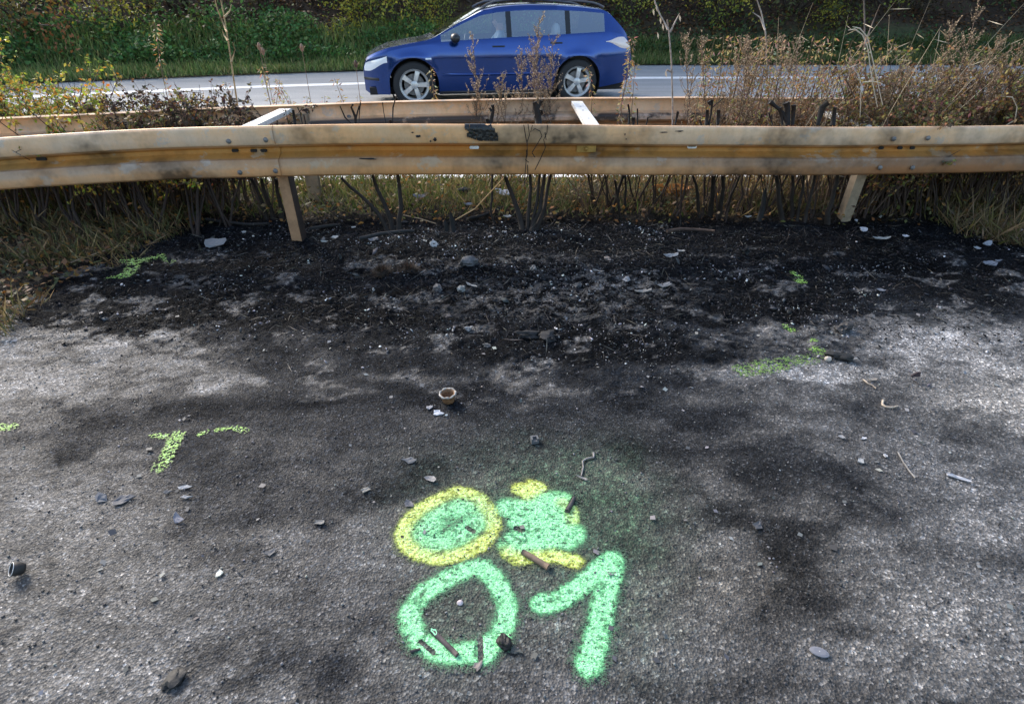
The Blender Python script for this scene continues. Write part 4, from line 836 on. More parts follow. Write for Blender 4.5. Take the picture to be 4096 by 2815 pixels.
burnt_shrub('charred stems just left of the rusty post', (1120, 880), [([(1070, 880), (1045, 800), (1005, 715)], .014), ([(1095, 885), (1070, 800), (1045, 715)], .016), ([(1125, 885), (1118, 800), (1105, 715)], .016), ([(1140, 880), (1150, 800), (1160, 715)], .012)], 4.2, stub=[([(1180, 500), (1172, 440)], .010), ([(1210, 500), (1200, 450), (1190, 430)], .005), ([(1225, 505), (1215, 460)], .004)])
burnt_shrub('charred bush stems right of the light cross bar', (2540, 880), [([(2530, 890), (2480, 870), (2460, 720)], .012), ([(2440, 880), (2465, 800), (2495, 700)], .014), ([(2500, 880), (2500, 800), (2500, 700)], .010)], 4.15, stub=[([(2515, 500), (2518, 450), (2513, 418)], .007), ([(2550, 500), (2550, 435)], .005), ([(2585, 500), (2592, 470)], .004), ([(2533, 500), (2534, 470)], .012), ([(2700, 500), (2712, 447)], .009)])
burnt_shrub('charred stump cluster above the right half of the rail', (2850, 870), [([(2800, 880), (2790, 780), (2770, 700)], .013), ([(2840, 870), (2850, 780), (2855, 700)], .02), ([(2870, 880), (2885, 800), (2890, 700)], .017), ([(2900, 870), (2925, 780), (2960, 700)], .010)], 4.15, stub=[([(2835, 505), (2845, 450), (2850, 400)], .007), ([(2825, 500), (2830, 440)], .013), ([(2870, 500), (2875, 440)], .010), ([(2842, 420), (2835, 405)], .012), ([(2850, 430), (2880, 405), (2890, 395)], .004), ([(2805, 505), (2800, 480)], .005)])
burnt_shrub('black stump with curled limb at the thicket edge', (3150, 890), [([(3130, 890), (3115, 800), (3105, 700)], .018), ([(3170, 880), (3165, 790), (3170, 700)], .014), ([(3190, 880), (3200, 800), (3215, 700)], .012)], 4.15, stub=[([(3150, 500), (3130, 450), (3100, 425), (3078, 408)], .016), ([(3150, 500), (3150, 430), (3145, 410)], .018), ([(3130, 500), (3120, 430)], .012), ([(3170, 500), (3175, 420)], .013), ([(3090, 500), (3075, 450)], .004), ([(3270, 500), (3290, 430), (3310, 410)], .018), ([(3330, 500), (3340, 430)], .014)])
burnt_shrub('thick dark stem leaning right beside the grey post', (3300, 900), [([(3310, 920), (3310, 850), (3335, 760), (3350, 700)], .019), ([(3220, 890), (3240, 790), (3260, 700)], .012)], 4.15)
for q, px in enumerate(range(-60, 1000, 120)):
    b = (px+random.uniform(-20, 20), random.uniform(900, 950)); st = []
    for k in range(5):
        dx = random.uniform(-150, 30) if px < 700 else random.uniform(-90, 60); st.append(([(b[0]+random.uniform(-25, 25), b[1]), (b[0]+dx*.5, b[1]-100), (b[0]+dx, 715)], random.uniform(.005, .013)))
    burnt_shrub('dark bare shrub stems in the shade under the left rail', b, st, 4.3, (.030, .020, .015), 'bare stems under the left rail')
for q, px in enumerate(range(2360, 4200, 88)):
    b = (px+random.uniform(-20, 20), random.uniform(850, 885)); st = []
    for k in range(5):
        dx = random.uniform(-50, 90); st.append(([(b[0]+random.uniform(-30, 30), b[1]), (b[0]+dx*.5, b[1]-90), (b[0]+dx, 690)], random.uniform(.003, .009)))
    burnt_shrub('dark bare weed stems in the shade under the right rail', b, st, 4.35, (.035, .022, .016), 'bare stems under the right rail')
for q, px in enumerate(range(2300, 3350, 70)):
    b = (px+random.uniform(-20, 20), random.uniform(835, 870)); st = []
    for k in range(7):
        dx = random.uniform(-110, 110); st.append(([(b[0]+random.uniform(-30, 30), b[1]), (b[0]+dx*.3, b[1]-60), (b[0]+dx+random.uniform(-30, 30), random.uniform(700, 800))], random.uniform(.0015, .004)))
    burnt_shrub('tangle of thin brown twigs under the rail right of the middle shrub', b, st, 4.5, (.13, .075, .045), 'brown twigs under the rail')
for px in range(640, 1060, 46):
    for k in range(1):
        Y = random.uniform(4.35, 4.6); o = plant('scorched_shrub', 'scorched', .85, (px+k) % 3, base_at(px+random.uniform(-15, 15), Y), 'scorched dark shrub in front of the rear rail left of the cross bar', 'shrub', 'scorched shrubs left of the cross bar')
# black vine hanging over the rail
vr = thing('burnt_vine', 'thin black vine hanging over the middle of the rail', 'vine', face_pt(2120, 520, .012))
for pts in [[(2112, 498), (2118, 540), (2108, 570), (2110, 620), (2102, 640), (2115, 650)], [(2095, 500), (2105, 560), (2110, 580)], [(2130, 500), (2122, 530), (2140, 515), (2160, 525), (2168, 545), (2150, 575), (2135, 600), (2128, 610)], [(2190, 500), (2188, 530), (2175, 560), (2182, 590), (2160, 640), (2150, 660), (2140, 680)], [(2185, 560), (2180, 530)], [(2106, 600), (2104, 650), (2100, 700), (2098, 740)], [(2110, 660), (2112, 700), (2105, 720)], [(2128, 612), (2140, 630)]]:
    s = MB(); P = [face_pt(a, b, .010)-vr.location for a, b in pts]; s.tube(P, .0026, 5, (.012, .010, .010)); s.build('tendril', M_wood, vr, True)

# grass and litter of the median strip
def med_y(n): return rng.uniform(0, 1, n)
n = 42000; x = rng.uniform(-5.5, 5.5, n); y = 4.30+med_y(n)*(np.interp(x, nx_, ny_)-4.30); keep = rng.random(n) < np.clip(.25+1.2*sstep(.3, .6, fbm(x*2.2, y*3, 3, 33))*sstep(4.25, 4.7, y), 0, 1); x, y = x[keep], y[keep]; n = len(x)
P = np.stack([x, y, np.where(y < 4.7, hza(x, y), .012)], 1); D = np.stack([rng.normal(.05, .5, n), rng.normal(-.1, .45, n), np.ones(n)*.9], 1)
gl = sstep(-1, 1.0, x)[:, None]*.75; c1 = pick(n, [(.10, .13, .03), (.14, .16, .04), (.07, .10, .022), (.20, .17, .07), (.24, .19, .09)], .4); c2 = pick(n, [(.20, .13, .05), (.25, .18, .08), (.14, .09, .04), (.10, .10, .03), (.28, .20, .10)], .4); rm = (rng.random((n, 1)) < gl)
stuff('median_grass', *rhombi(P, D, rdir(n), .04+.15*rng.random(n)**2, .004+.010*rng.random(n)**2, np.where(rm, c2, c1)), M_leaf, 'mixed green and dry grass on the strip between the rails', 'grass')
n = 6500; x = rng.uniform(-5.2, 5.2, n); y = 4.15+med_y(n)*(np.interp(x, nx_, ny_)-4.2); P = np.stack([x, y, np.where(y < 4.7, hza(x, y), .02)+.16*rng.random(n)**2], 1)
stuff('leaf_litter', *rhombi(P, rdir(n)*np.array([1, 1, .4]), rdir(n)+np.array([0, 0, 1.]), .025+.025*rng.random(n), .016+.014*rng.random(n), pick(n, [(.22, .10, .03), (.15, .08, .03), (.10, .06, .03), (.34, .17, .04), (.11, .12, .03), (.18, .14, .07)], .4)), M_leaf, 'orange and brown leaves fallen among the median grass', 'leaf litter')
x = np.concatenate([rng.uniform(-4.6, -2.3, 4500), rng.uniform(2.9, 4.6, 2500)]); n = len(x); y = rng.uniform(2.6, 4.4, n); k = np.where(x < 0, x < -2.6+.35*np.clip(y-3.3, 0, 1), x > 3.2+.9*np.clip(3.95-y, 0, 2)); x, y = x[k], y[k]; n = len(x)
P = np.stack([x, y, np.where(np.abs(x) < 4.29, hza(x, y), -.01)+.06*rng.random(n)**2], 1)
stuff('fallen_leaves', *rhombi(P, rdir(n)*np.array([1, 1, .5]), rdir(n)*.7+np.array([0, -.2, 1.]), .02+.03*rng.random(n), .014+.02*rng.random(n), pick(n, [(.16, .07, .03), (.10, .06, .03), (.07, .08, .03), (.22, .11, .03), (.06, .07, .03), (.30, .15, .03)], .4)), M_leaf, 'brown and green leaves lying in the grass at both ends of the burnt ground', 'leaf litter')
# grass spilling onto the asphalt, left and right of the burnt patch
def tuft(name, label, xs_, ys_, n, hmax, cols_, lean):
    x = rng.uniform(*xs_, n); y = rng.uniform(*ys_, n); e = sstep(.36, .62, fbm(x*3.5, y*3.5, 3, 61))
    lim = (-2.52-.30*(y-2.7)*0+.22*(fbm(y*4, y*0+2, 2, 5)-.5)+.35*np.clip(y-3.3, 0, 1) if xs_[0] < 0 else 3.12+.9*np.clip(3.95-y, 0, 2)+.3*(fbm(y*4, y*0+7, 2, 5)-.5)); k = ((x < lim) if xs_[0] < 0 else (x > lim)) & (rng.random(n) < .25+.75*e); x, y, e = x[k], y[k], e[k]; n = len(x)
    P = np.stack([x, y, np.where((y > GY0) & (np.abs(x) < 4.29), hza(x, y), -.01)], 1); D = np.stack([rng.normal(lean, .55, n), rng.normal(-.25, .5, n), .35+rng.random(n)], 1)
    return stuff(name, *rhombi(P, D, rdir(n), (.04+hmax*rng.random(n)**2.2)*(.5+e), .003+.010*rng.random(n)**2, pick(n, cols_, .4)), M_leaf, label, 'grass')
tuft('roadside_grass', 'green and straw grass creeping over the left edge of the burnt ground', (-4.6, -1.7), (2.45, 4.45), 13000, .11, [(.08, .08, .03), (.12, .12, .04), (.06, .065, .02), (.25, .18, .09), (.17, .12, .06), (.10, .06, .03)], -.05)
tuft('roadside_grass', 'dry straw coloured grass tuft below the right end of the rail', (2.9, 4.8), (3.1, 4.5), 11000, .25, [(.20, .15, .08), (.26, .19, .11), (.15, .10, .05), (.10, .10, .03), (.14, .13, .04)], -.25)

# ------------------------------------------------------------------ sprayed figures (flecks of paint on the stones)
GRN, YEL, LIM = (.26, .96, .38), (.80, .92, .08), (.48, .90, .10)
def zpix(x, y): return (1500+x/1.8773, 1900+y/1.8773)
def spray(name, label, strokes, erasers=(), step=.0016, conv=zpix, cat='paint mark', clump=0):
    S = []
    for col, r, dens, pts in strokes: S.append((np.array(col), r, dens, [gp(*conv(*p)) for p in pts]))
    E_ = [(r, [gp(*conv(*p)) for p in pts]) for r, pts in erasers]
    ax = [p.x for q in S for p in q[3]]; ay = [p.y for q in S for p in q[3]]; mr = max(q[1] for q in S)*2.9
    x, y = np.meshgrid(np.arange(min(ax)-mr, max(ax)+mr, step), np.arange(min(ay)-mr, max(ay)+mr, step)); x = x.ravel()+rng.normal(0, step*.35, x.size); y = y.ravel()+rng.normal(0, step*.35, y.size)
    def dist(pts):
        d = np.full(x.shape, 9.)
        for a, b in zip(pts, pts[1:]):
            vx, vy = b.x-a.x, b.y-a.y; t = np.clip(((x-a.x)*vx+(y-a.y)*vy)/(vx*vx+vy*vy+1e-12), 0, 1); d = np.minimum(d, np.hypot(x-a.x-t*vx, y-a.y-t*vy))
        return d
    prob = np.zeros(x.shape); C_ = np.zeros(x.shape+(3,)); wob = .006*(fbm(x*45, y*45, 3, 71)-.5)
    for col, r, dens, pts in S:
        d = dist(pts)+wob; p = dens*(1-sstep(r*.30, r*1.50, d))+.10*dens*(1-sstep(r*.8, r*3.0, d)); w = (p > prob); mixw = np.clip(p/(p+prob+1e-6), 0, 1)[:, None]; C_ = C_*(1-mixw)+col*mixw; prob = np.maximum(prob, p)
    q1 = fbm(x*75, y*75, 3, 73); pit = sstep(.27, .37, q1) if not clump else sstep(.47, .60, fbm(x*165, y*165, 3, 73)); big = sstep(.24, .32, fbm(x*24, y*24, 3, 75)); prob = np.minimum(1, prob*(1.25 if not clump else 1.5))*(pit if clump else (.40+.60*pit)*(.62+.38*sstep(.1, .45, vn(x*240, y*240, 79))))*(.55+.45*big)
    for r, pts in E_: prob = prob*sstep(r*.8, r*1.1, dist(pts))
    prob = np.clip(prob, 0, 1); dots = vn(x*420, y*420, 76); k = (rng.random(x.shape) < .25+1.6*prob) & (prob*(.55+.9*dots) > (.055 if not clump else .20)); x, y, C_, a_ = x[k], y[k], C_[k], prob[k]; n = len(x); th = rng.uniform(0, 6.28, n); D = np.stack([np.cos(th), np.sin(th), rng.normal(0, .18, n)], 1)
    a_ = np.clip(a_*(.72 if clump else 1)*(.70+.6*rng.random(n))*(.55+.9*vn(x*190, y*190, 77)), .04, 1)[:, None]; core = sstep(.50, .9, a_)*.62*rng.random((n, 1))     # thin mist lets the stone through
    l = step*(1.35+1.0*rng.random(n)); P = np.stack([x, y, hza(x, y)+.0018+.0012*rng.random(n)], 1)-D*(l*.5)[:, None]; C_ = (C_*(1-core)+np.array([.80, 1.0, .82])*core)*a_+np.array([.05, .055, .052])*(1-a_)
    V, F, Cc = rhombi(P, D, np.tile([0, 0, 1.], (n, 1))+rdir(n)*.18, l, l*.95, C_); o = link(name, np_mesh(name, V, F, Cc, M_paintspray)); tag(o, label, cat); return o
M_paintspray = vcol_mat('spray_paint', .55)
spray('painted_zero', 'large green sprayed zero nearest the camera', [(GRN, .026, .97, [(800, 690), (700, 705), (560, 770), (380, 880), (285, 990), (255, 1070), (280, 1150), (340, 1240), (470, 1330), (560, 1345), (660, 1340), (780, 1330)]), (GRN, .026, .97, [(800, 690), (890, 770), (950, 870), (990, 990), (985, 1080), (930, 1220), (860, 1280), (820, 1340)])], [(.008, [(790, 1230), (795, 1380)]), (.007, [(345, 1255), (440, 1335)])])
spray('painted_one', 'green sprayed figure one with slanting flag, right of the big zero', [(GRN, .027, .97, [(1250, 970), (1310, 965), (1420, 920), (1560, 820), (1700, 690), (1780, 635)]), (GRN, .029, .97, [(1785, 640), (1770, 760), (1715, 950), (1690, 1120), (1650, 1280), (1600, 1420), (1610, 1440)])])
spray('painted_zero', 'yellow sprayed ring filled in with green above the big zero', [(GRN, .048, .62, [(360, 430), (460, 330), (600, 250), (740, 240)]), (GRN, .045, .62, [(420, 520), (540, 500), (640, 450), (800, 330)]), (YEL, .023, .96, [(620, 125), (500, 170), (340, 260), (240, 360), (210, 450), (240, 530), (330, 590), (460, 620), (560, 620), (690, 580), (800, 520), (880, 440), (895, 370), (860, 270), (780, 180), (700, 140), (620, 125)])], [(.006, [(205, 462), (206, 463)]), (.008, [(690, 395), (740, 425)])])
spray('painted_two', 'yellow sprayed figure two painted over in green beside the ring', [(YEL, .026, .9, [(1090, 110), (1160, 85), (1230, 100), (1150, 150)]), (YEL, .021, .9, [(1400, 210), (1470, 260), (1480, 340)]), (YEL, .022, .95, [(1000, 580), (1080, 630), (1200, 610), (1330, 600), (1430, 630), (1510, 650)]), (GRN, .038, .95, [(1000, 250), (1150, 260), (1300, 190), (1400, 200)]), (GRN, .045, .95, [(1110, 350), (1250, 330), (1400, 320)]), (GRN, .040, .97, [(1030, 510), (1200, 500), (1380, 460), (1470, 440)]), (GRN, .03, .9, [(1300, 250), (1330, 420), (1440, 500)])], [(.010, [(1445, 270), (1500, 170)]), (.010, [(1060, 400), (1110, 420)])])
ident = lambda a, b: (a, b)
sparse = dict(conv=ident, step=.0026, clump=1)
spray('painted_seven', 'yellow green sprayed figure 7 on the left of the burnt ground', [(LIM, .014, .62, [(612, 1742), (660, 1745)]), (LIM, .024, .75, [(712, 1735), (690, 1780), (672, 1820), (640, 1870)])], **sparse)
spray('paint_dash', 'short yellow green sprayed dash right of the sprayed 7', [(LIM, .012, .5, [(800, 1738), (825, 1725)]), (LIM, .012, .5, [(870, 1720), (920, 1712)]), (LIM, .015, .6, [(945, 1712), (980, 1722)])], **sparse)
spray('painted_seven', 'bright yellow green sprayed mark near the left grass edge', [(LIM, .030, .95, [(500, 1050), (560, 1048), (620, 1038)]), (LIM, .034, .95, [(545, 1055), (520, 1085), (500, 1110)]), (LIM, .022, .7, [(640, 1030), (690, 1050)]), (LIM, .02, .7, [(440, 1123), (460, 1120)])], conv=ident, step=.0028, clump=1)
spray('paint_speck', 'green sprayed blotch on the black ground at the right', [(LIM, .03, .6, [(3180, 1100), (3205, 1130)])], conv=ident, step=.0030, clump=1)
spray('paint_smear', 'faint yellow green sprayed smear on the pale ash at the right', [(LIM, .055, .26, [(2970, 1485), (3040, 1478), (3110, 1470)]), (LIM, .05, .2, [(3130, 1460), (3240, 1440)])], conv=ident, step=.0030, clump=1)
spray('paint_smear', 'small sprayed blotch above the faint smear at the right', [(LIM, .035, .4, [(3260, 1405), (3285, 1420)]), (LIM, .02, .4, [(3245, 1368), (3255, 1370)])], conv=ident, step=.0030, clump=1)
spray('paint_speck', 'tiny green sprayed speck above the pale ash at the right', [(LIM, .022, .55, [(3145, 1312), (3170, 1322)])], conv=ident, step=.0030, clump=1)
spray('paint_dash', 'yellow green sprayed dash cut off by the left picture edge', [(LIM, .022, .6, [(-30, 1712), (50, 1708)])], conv=ident, step=.0028, clump=1)

# ------------------------------------------------------------------ litter that nobody could count
def chips(n, x, y, smin, smax, cols_, pw=2.0, up=.35, el=.6):
    L_ = smin+(smax-smin)*rng.random(n)**pw; D = rdir(n); D[:, 2] *= up; Nn = rdir(n)*.5+np.array([0, 0, 1.])
    return rhombi(np.stack([x, y, hza(x, y)+L_*.12+.002], 1), D, Nn, L_, L_*(el+.4*rng.random(n)), pick(n, cols_, .4))
def solid(V, F, C_, t=.35):
    """give each four-sided flake a second, lower face and sides so that it is a thin solid chip"""
    Vq = V.reshape(-1, 4, 3); l = np.linalg.norm(Vq[:, 2]-Vq[:, 0], axis=1); low = Vq.copy(); low[:, :, 2] -= (l*t)[:, None]; low = low.mean(1, keepdims=True)*.15+low*.85
    A = np.concatenate([Vq, low], 1).reshape(-1, 3); n = len(Vq); b = (np.arange(n)*8)[:, None]
    f = np.concatenate([b+np.array([0, 1, 2, 3]), b+np.array([0, 4, 5, 1]), b+np.array([1, 5, 6, 2]), b+np.array([2, 6, 7, 3]), b+np.array([3, 7, 4, 0])]); return A, f, np.repeat(C_.reshape(-1, 4, 3), 2, 1).reshape(-1, 3) if False else np.concatenate([C_.reshape(-1, 4, 3)]*2, 1).reshape(-1, 3)
def zone(n, ylo, yhi, seed, thr=.35, pk=None):
    x = rng.uniform(-3.9, 3.9, n); y = rng.uniform(ylo, yhi, n); q = fbm(x*3, y*4, 4, seed); k = rng.random(n) < sstep(thr, thr+.25, q)*(1 if pk is None else pk(x, y)); k &= ~((x < -2.5) & (y > 2.7)); return x[k], y[k]
bandk = lambda x, y: sstep(2.0, 2.7, y)*(1-sstep(3.9, 4.4, y))*(.35+.65*np.exp(-((x-.2)/1.6)**2))
x, y = zone(90000, 2.0, 4.4, 201, .25, lambda x, y: bandk(x, y)*sstep(2.1, 3.0, y)); stuff('charcoal_chips', *solid(*chips(len(x), x, y, .003, .024, [(.005, .0055, .007), (.007, .0075, .009), (.012, .013, .015), (.02, .02, .022), (.04, .042, .047)], 2.6, .7, .3), .22), M_coal, 'black charred chips heaped below the guard rail', 'charred litter')
x, y = zone(42000, 1.8, 4.4, 202, .48, bandk); stuff('ash_flakes', *solid(*chips(len(x), x, y, .003, .022, [(.20, .205, .22), (.32, .33, .35), (.13, .13, .14), (.6, .6, .6), (.09, .09, .095), (.06, .06, .065)], 3.0, .5, .35)), M_flake, 'pale ash and melted glass flakes scattered over the burnt band', 'ash')
x, y = zone(120000, 1.9, 4.4, 211, .28, bandk); stuff('grey_cinders', *chips(len(x), x, y, .003, .016, [(.014, .015, .018), (.03, .032, .037), (.06, .063, .07), (.13, .135, .14), (.007, .0075, .009), (.006, .0065, .008)], 2.4, .6, .4), M_coal, 'fine grey and black cinders covering the burnt band', 'cinders')
x, y = zone(26000, .45, 2.6, 203, .05, lambda x, y: (1-sstep(2.1, 2.6, y))*np.ones_like(x)); stuff('loose_grit', *solid(*chips(len(x), x, y, .0025, .010, [(.05, .05, .052), (.10, .10, .105), (.03, .03, .03), (.17, .17, .175), (.012, .012, .012)], 3.5)), M_flake, 'loose grey grit and soot crumbs on the asphalt', 'grit')
x, y = zone(1500, 2.5, 4.4, 207, .2, bandk); stuff('char_crusts', *solid(*chips(len(x), x, y, .015, .065, [(.010, .0105, .012), (.018, .019, .021), (.03, .031, .034), (.06, .062, .067)], 3.2, .6, .35), .12), M_coal, 'flat broken crusts of char and slag in the burnt band', 'char crust')
x, y = zone(1000, .45, 2.9, 204, .3); stuff('paint_scales', *chips(len(x), x, y, .008, .030, [(.07, .072, .078), (.11, .115, .12), (.04, .04, .042), (.2, .2, .2)], 3.0, .15), M_flake, 'thin grey scales of burnt paint lying on the asphalt', 'scales')
x, y = zone(16000, 2.0, 4.4, 205, .2, bandk); n = len(x); L_ = .03+.11*rng.random(n)**2; D = rdir(n); D[:, 2] = D[:, 2]*.25+.05
stuff('burnt_straw', *rhombi(np.stack([x, y, hza(x, y)+.006+.012*rng.random(n)], 1), D, rdir(n), L_, .0022+.002*rng.random(n), pick(n, [(.018, .017, .017), (.04, .036, .033), (.010, .010, .012), (.11, .10, .085)], .4)), M_leaf, 'singed straw and thin rootlets over the burnt band', 'straw')

# ------------------------------------------------------------------ single pieces of debris
def on_ground(px, py): p = gp(px, py); p.z = hz(p.x, p.y); return p
def put(o, p, rz=0, rx=0, ry=0): o.location = p; o.rotation_euler = (rx, ry, rz); return o
def shard(label, px, py, size, col, rz=0, tilt=(.1, .1), bend=.2, thick=.003, asp=.6, name='shard', cat='debris', n=8, seed=None, z=0):
    rd = random.Random(seed if seed is not None else int(px*7+py)); s = MB(); ring = [(size/2*r_*math.cos(6.283*(k+j_)/n), size/2*asp*r_*math.sin(6.283*(k+j_)/n)) for k in range(n) for r_, j_ in [(rd.uniform(.5, 1.2), rd.uniform(-.35, .35))]]
    def q(a, b, dz): return (a, b, bend*(a*a)/size+dz+.004*(rd.random()-.5)*(size/.06))
    vs = [(0, 0, thick)]+[q(a*.5, b*.5, thick) for a, b in ring]+[q(a, b, thick) for a, b in ring]+[q(a, b, 0) for a, b in ring]+[(0, 0, 0)]
    fs = [(0, 1+k, 1+(k+1) % n) for k in range(n)]+[(1+k, 1+n+k, 1+n+(k+1) % n, 1+(k+1) % n) for k in range(n)]+[(1+n+k, 1+2*n+k, 1+2*n+(k+1) % n, 1+n+(k+1) % n) for k in range(n)]+[(3*n+1, 1+2*n+(k+1) % n, 1+2*n+k) for k in range(n)]
    s.add(vs, fs, col); o = s.build(name, M_flake); p = on_ground(px, py); p.z += .003+size*.10*max(map(abs, tilt))*2+z; put(o, p, rz, *tilt); return tag(o, label, cat)
def lump(label, px, py, size, col, asp=(1, .7, .6), rz=0, rough=.6, name='charred_lump', cat='debris', seed=1, mtl=None):
    import bmesh
    bm = bmesh.new(); bmesh.ops.create_icosphere(bm, subdivisions=3, radius=.5)
    for v in bm.verts:
        c = v.co*1.0; q = float(fbm(c.x*3.1+seed*7, c.y*3.1+c.z*2.3, 4, seed))+float(fbm(c.z*3.7+seed, c.x*2.9, 3, seed+5)); q2 = float(vn(c.x*9+seed, c.y*9+c.z*5, seed+9))-.5; v.co = c*(1+rough*(q-1)*1.6+rough*.30*q2)
    me = bpy.data.meshes.new(name)
    for v in bm.verts: v.co = Vector((v.co.x*asp[0], v.co.y*asp[1], v.co.z*asp[2]))*size
    bm.to_mesh(me); bm.free(); me.materials.append(mtl or M_debris); a = me.color_attributes.new('Col', 'FLOAT_COLOR', 'POINT'); a.data.foreach_set('color', np.tile(np.array([*col, 1], np.float32), len(me.vertices)))
    me.polygons.foreach_set('use_smooth', [True]*len(me.polygons)); me.set_sharp_from_angle(angle=R(24)); o = link(name, me); p = on_ground(px, py); p.z += size*asp[2]*.30; put(o, p, rz); return tag(o, label, cat)
def stick(label, pix, r0, r1, col, name='stick', cat='stick', lift=.0, n=7, parts=None):
    P = [on_ground(a, b) for a, b in pix]; m = []
    for a, b in zip(P, P[1:]): m += [a.lerp(b, t) for t in (0, .33, .66)]
    m.append(P[-1]); m = [q+Vector((0, 0, r0*.9+lift+random.uniform(0, .002))) for q in m]; b = m[0].copy(); s = MB(); k = len(m); s.tube([q-b for q in m], [r0+(r1-r0)*i/(k-1) for i in range(k)], n, col); o = s.build(name, M_wood, None, True); o.location = b; return tag(o, label, cat)
# rusty cup
c = thing('metal_cup', 'rusty open metal cup standing rim up on the burnt asphalt', 'cup', on_ground(1795, 1606)); c.rotation_euler = (.06, -.05, 0)
s = MB(); s.lathe([(.018, 0), (.024, .003), (.027, .016), (.030, .030), (.034, .036), (.035, .041), (.031, .044), (.026, .041), (.0235, .030), (.021, .010), (.0005, .006)], 26, None, (.20, .11, .055)); s.build('cup_wall', M_debris, c, True)
s = MB(); n_ = 26; s.tube([(.0325*math.cos(6.2832*k/n_), .0325*math.sin(6.2832*k/n_), .0425+.002*math.sin(k*1.7)) for k in range(n_+1)], [.0035+.0012*math.sin(k*2.3) for k in range(n_+1)], 6, (.38, .36, .33)); s.build('crusted_rim', M_debris, c, True)
c = thing('valve_cap', 'dark round cap with bright rim lying at the left edge', 'cap', on_ground(95, 2290)+Vector((0, 0, .020)), 0); c.rotation_euler = (R(52), R(-18), R(-35)); c.scale = (.72,)*3
s = MB(); s.lathe([(.0005, -.012), (.018, -.012), (.024, -.002), (.026, .014), (.027, .030), (.0245, .031), (.022, .012), (.014, .004), (.0005, .004)], 26, None, (.020, .018, .017)); s.build('cap_shell', M_flake, c, True)
s = MB(); s.tube([(.0262*math.cos(6.2832*k/26), .0262*math.sin(6.2832*k/26), .031) for k in range(27)], .0013, 5, (.5, .47, .42)); s.build('rim_ring', M_bar, c, True)
s = MB(); s.lathe([(.0005, .012), (.005, .011), (.007, .004)], 12, None, (.05, .04, .04)); s.build('centre_stud', M_flake, c, True)
shard('silvery melted metal splash beside the rusty cup', 1752, 1655, .050, (.42, .43, .47), -.5, (.05, .05), .1, .004, .7, 'metal_splash', 'metal scrap', 11); shard('flat grey disc touching the melted metal splash', 1720, 1633, .030, (.22, .22, .24), .3, (.1, 0), 0, .003, .95, 'scale', 'metal scrap', 10); shard('small pale chip right of the metal splash', 1786, 1665, .013, (.45, .47, .48), .4, (.3, .2), 0, .003)
lump('dark burnt lump near the lower left corner', 704, 2716, .050, (.018, .018, .018), (.8, 1.1, .45), -.3, seed=3); shard('pale square chip alone at the lower left', 881, 2297, .026, (.62, .60, .52), .5, (.15, .1), 0, .004, .95, 'chip', 'chip', 5)
shard('bent grey shard with pale lower edge left of the ring', 713, 2080, .052, (.16, .16, .19), -.3, (.45, .1), .6, .003, .7); shard('blue grey triangular shard at the far left', 410, 1992, .055, (.075, .085, .105), .9, (.25, -.15), .1, .003, .9, n=5); shard('blue grey shard beside the triangular one', 500, 2000, .062, (.065, .07, .085), 1.0, (.15, -.1), .2, .003, .8)
shard('pale flake above the bent grey shard', 742, 1952, .045, (.30, .30, .31), .1, (.2, .05), .3, .003, .45); shard('narrow pale flake under the larger flake', 745, 1990, .045, (.24, .24, .25), 0, (.1, .1), .3, .003, .3); shard('dark angular flake left of the pale flake', 672, 1972, .030, (.09, .09, .095), .6, (.3, .1), .1)
s = MB(); s.lathe([(.0005, .004), (.012, .004), (.018, .0025), (.019, 0), (.0005, 0)], 22, Matrix.Diagonal((1.25, .72, 1, 1)), (.15, .155, .18)); s.lathe([(.0005, .0046), (.0015, .0045), (.002, .004)], 8, None, (.4, .4, .4)); o = s.build('oval_disc', M_flake); put(o, on_ground(3275, 2612)+Vector((0, 0, .004)), -.35); tag(o, 'smooth grey oval disc at the lower right', 'disc')
shard('white sliver of metal at the right', 3835, 1916, .085, (.42, .42, .45), -.55, (.2, 0), .1, .004, .16, 'sliver', 'metal scrap'); shard('dark edged scrap touching the white sliver', 3800, 1905, .05, (.02, .02, .02), -.5, (.1, 0), .1, .004, .2, 'sliver', 'metal scrap')
stick('curled pale strip right of the faint smear', [(3450, 1520), (3470, 1537), (3490, 1545), (3503, 1556)], .004, .002, (.36, .30, .24), 'strip', 'scrap'); stick('pale hook shaped wire at the right', [(3530, 1605), (3528, 1622), (3545, 1632), (3568, 1634), (3588, 1628)], .005, .003, (.46, .38, .30), 'wire', 'wire'); shard('pale crumpled scrap above the curled strip', 3482, 1522, .045, (.28, .24, .20), .1, (.3, .1), .5, .003, .45)
o = shard('dark red scrap standing upright at the right', 3652, 1522, .055, (.035, .018, .02), .1, (1.25, .1), .3, .006, .5, 'standing_scrap', 'scrap'); o.location.z += .014
lump('black crust clump on the pale ash', 3350, 1435, .10, (.014, .014, .013), (1.1, .5, .4), -.4, .6, seed=8); lump('pale pebble left of the black crust clump', 3308, 1444, .035, (.5, .44, .38), (1, .7, .7), .1, .2, 'pebble', 'pebble', 4); lump('dark crumpled wad with pale tip on the ash', 3372, 1326, .075, (.035, .033, .033), (1, .7, .6), .3, .8, 'crumpled_wad', 'debris', 9); shard('pale tip lying on the dark crumpled wad', 3380, 1316, .03, (.5, .48, .45), .3, (.3, 0), .2, z=.02)
lump('large black charred piece in the middle of the burnt ground', 2190, 1362, .115, (.008, .008, .009), (.9, .8, .35), -.5, .6, seed=12); lump('long black arm of the large charred piece', 2120, 1352, .14, (.009, .009, .010), (1.1, .28, .3), -.05, .6, seed=13); lump('angular grey concrete stone in the burnt band', 1877, 1082, .115, (.085, .088, .095), (1, .75, .55), .2, .45, 'stone', 'stone', 5)
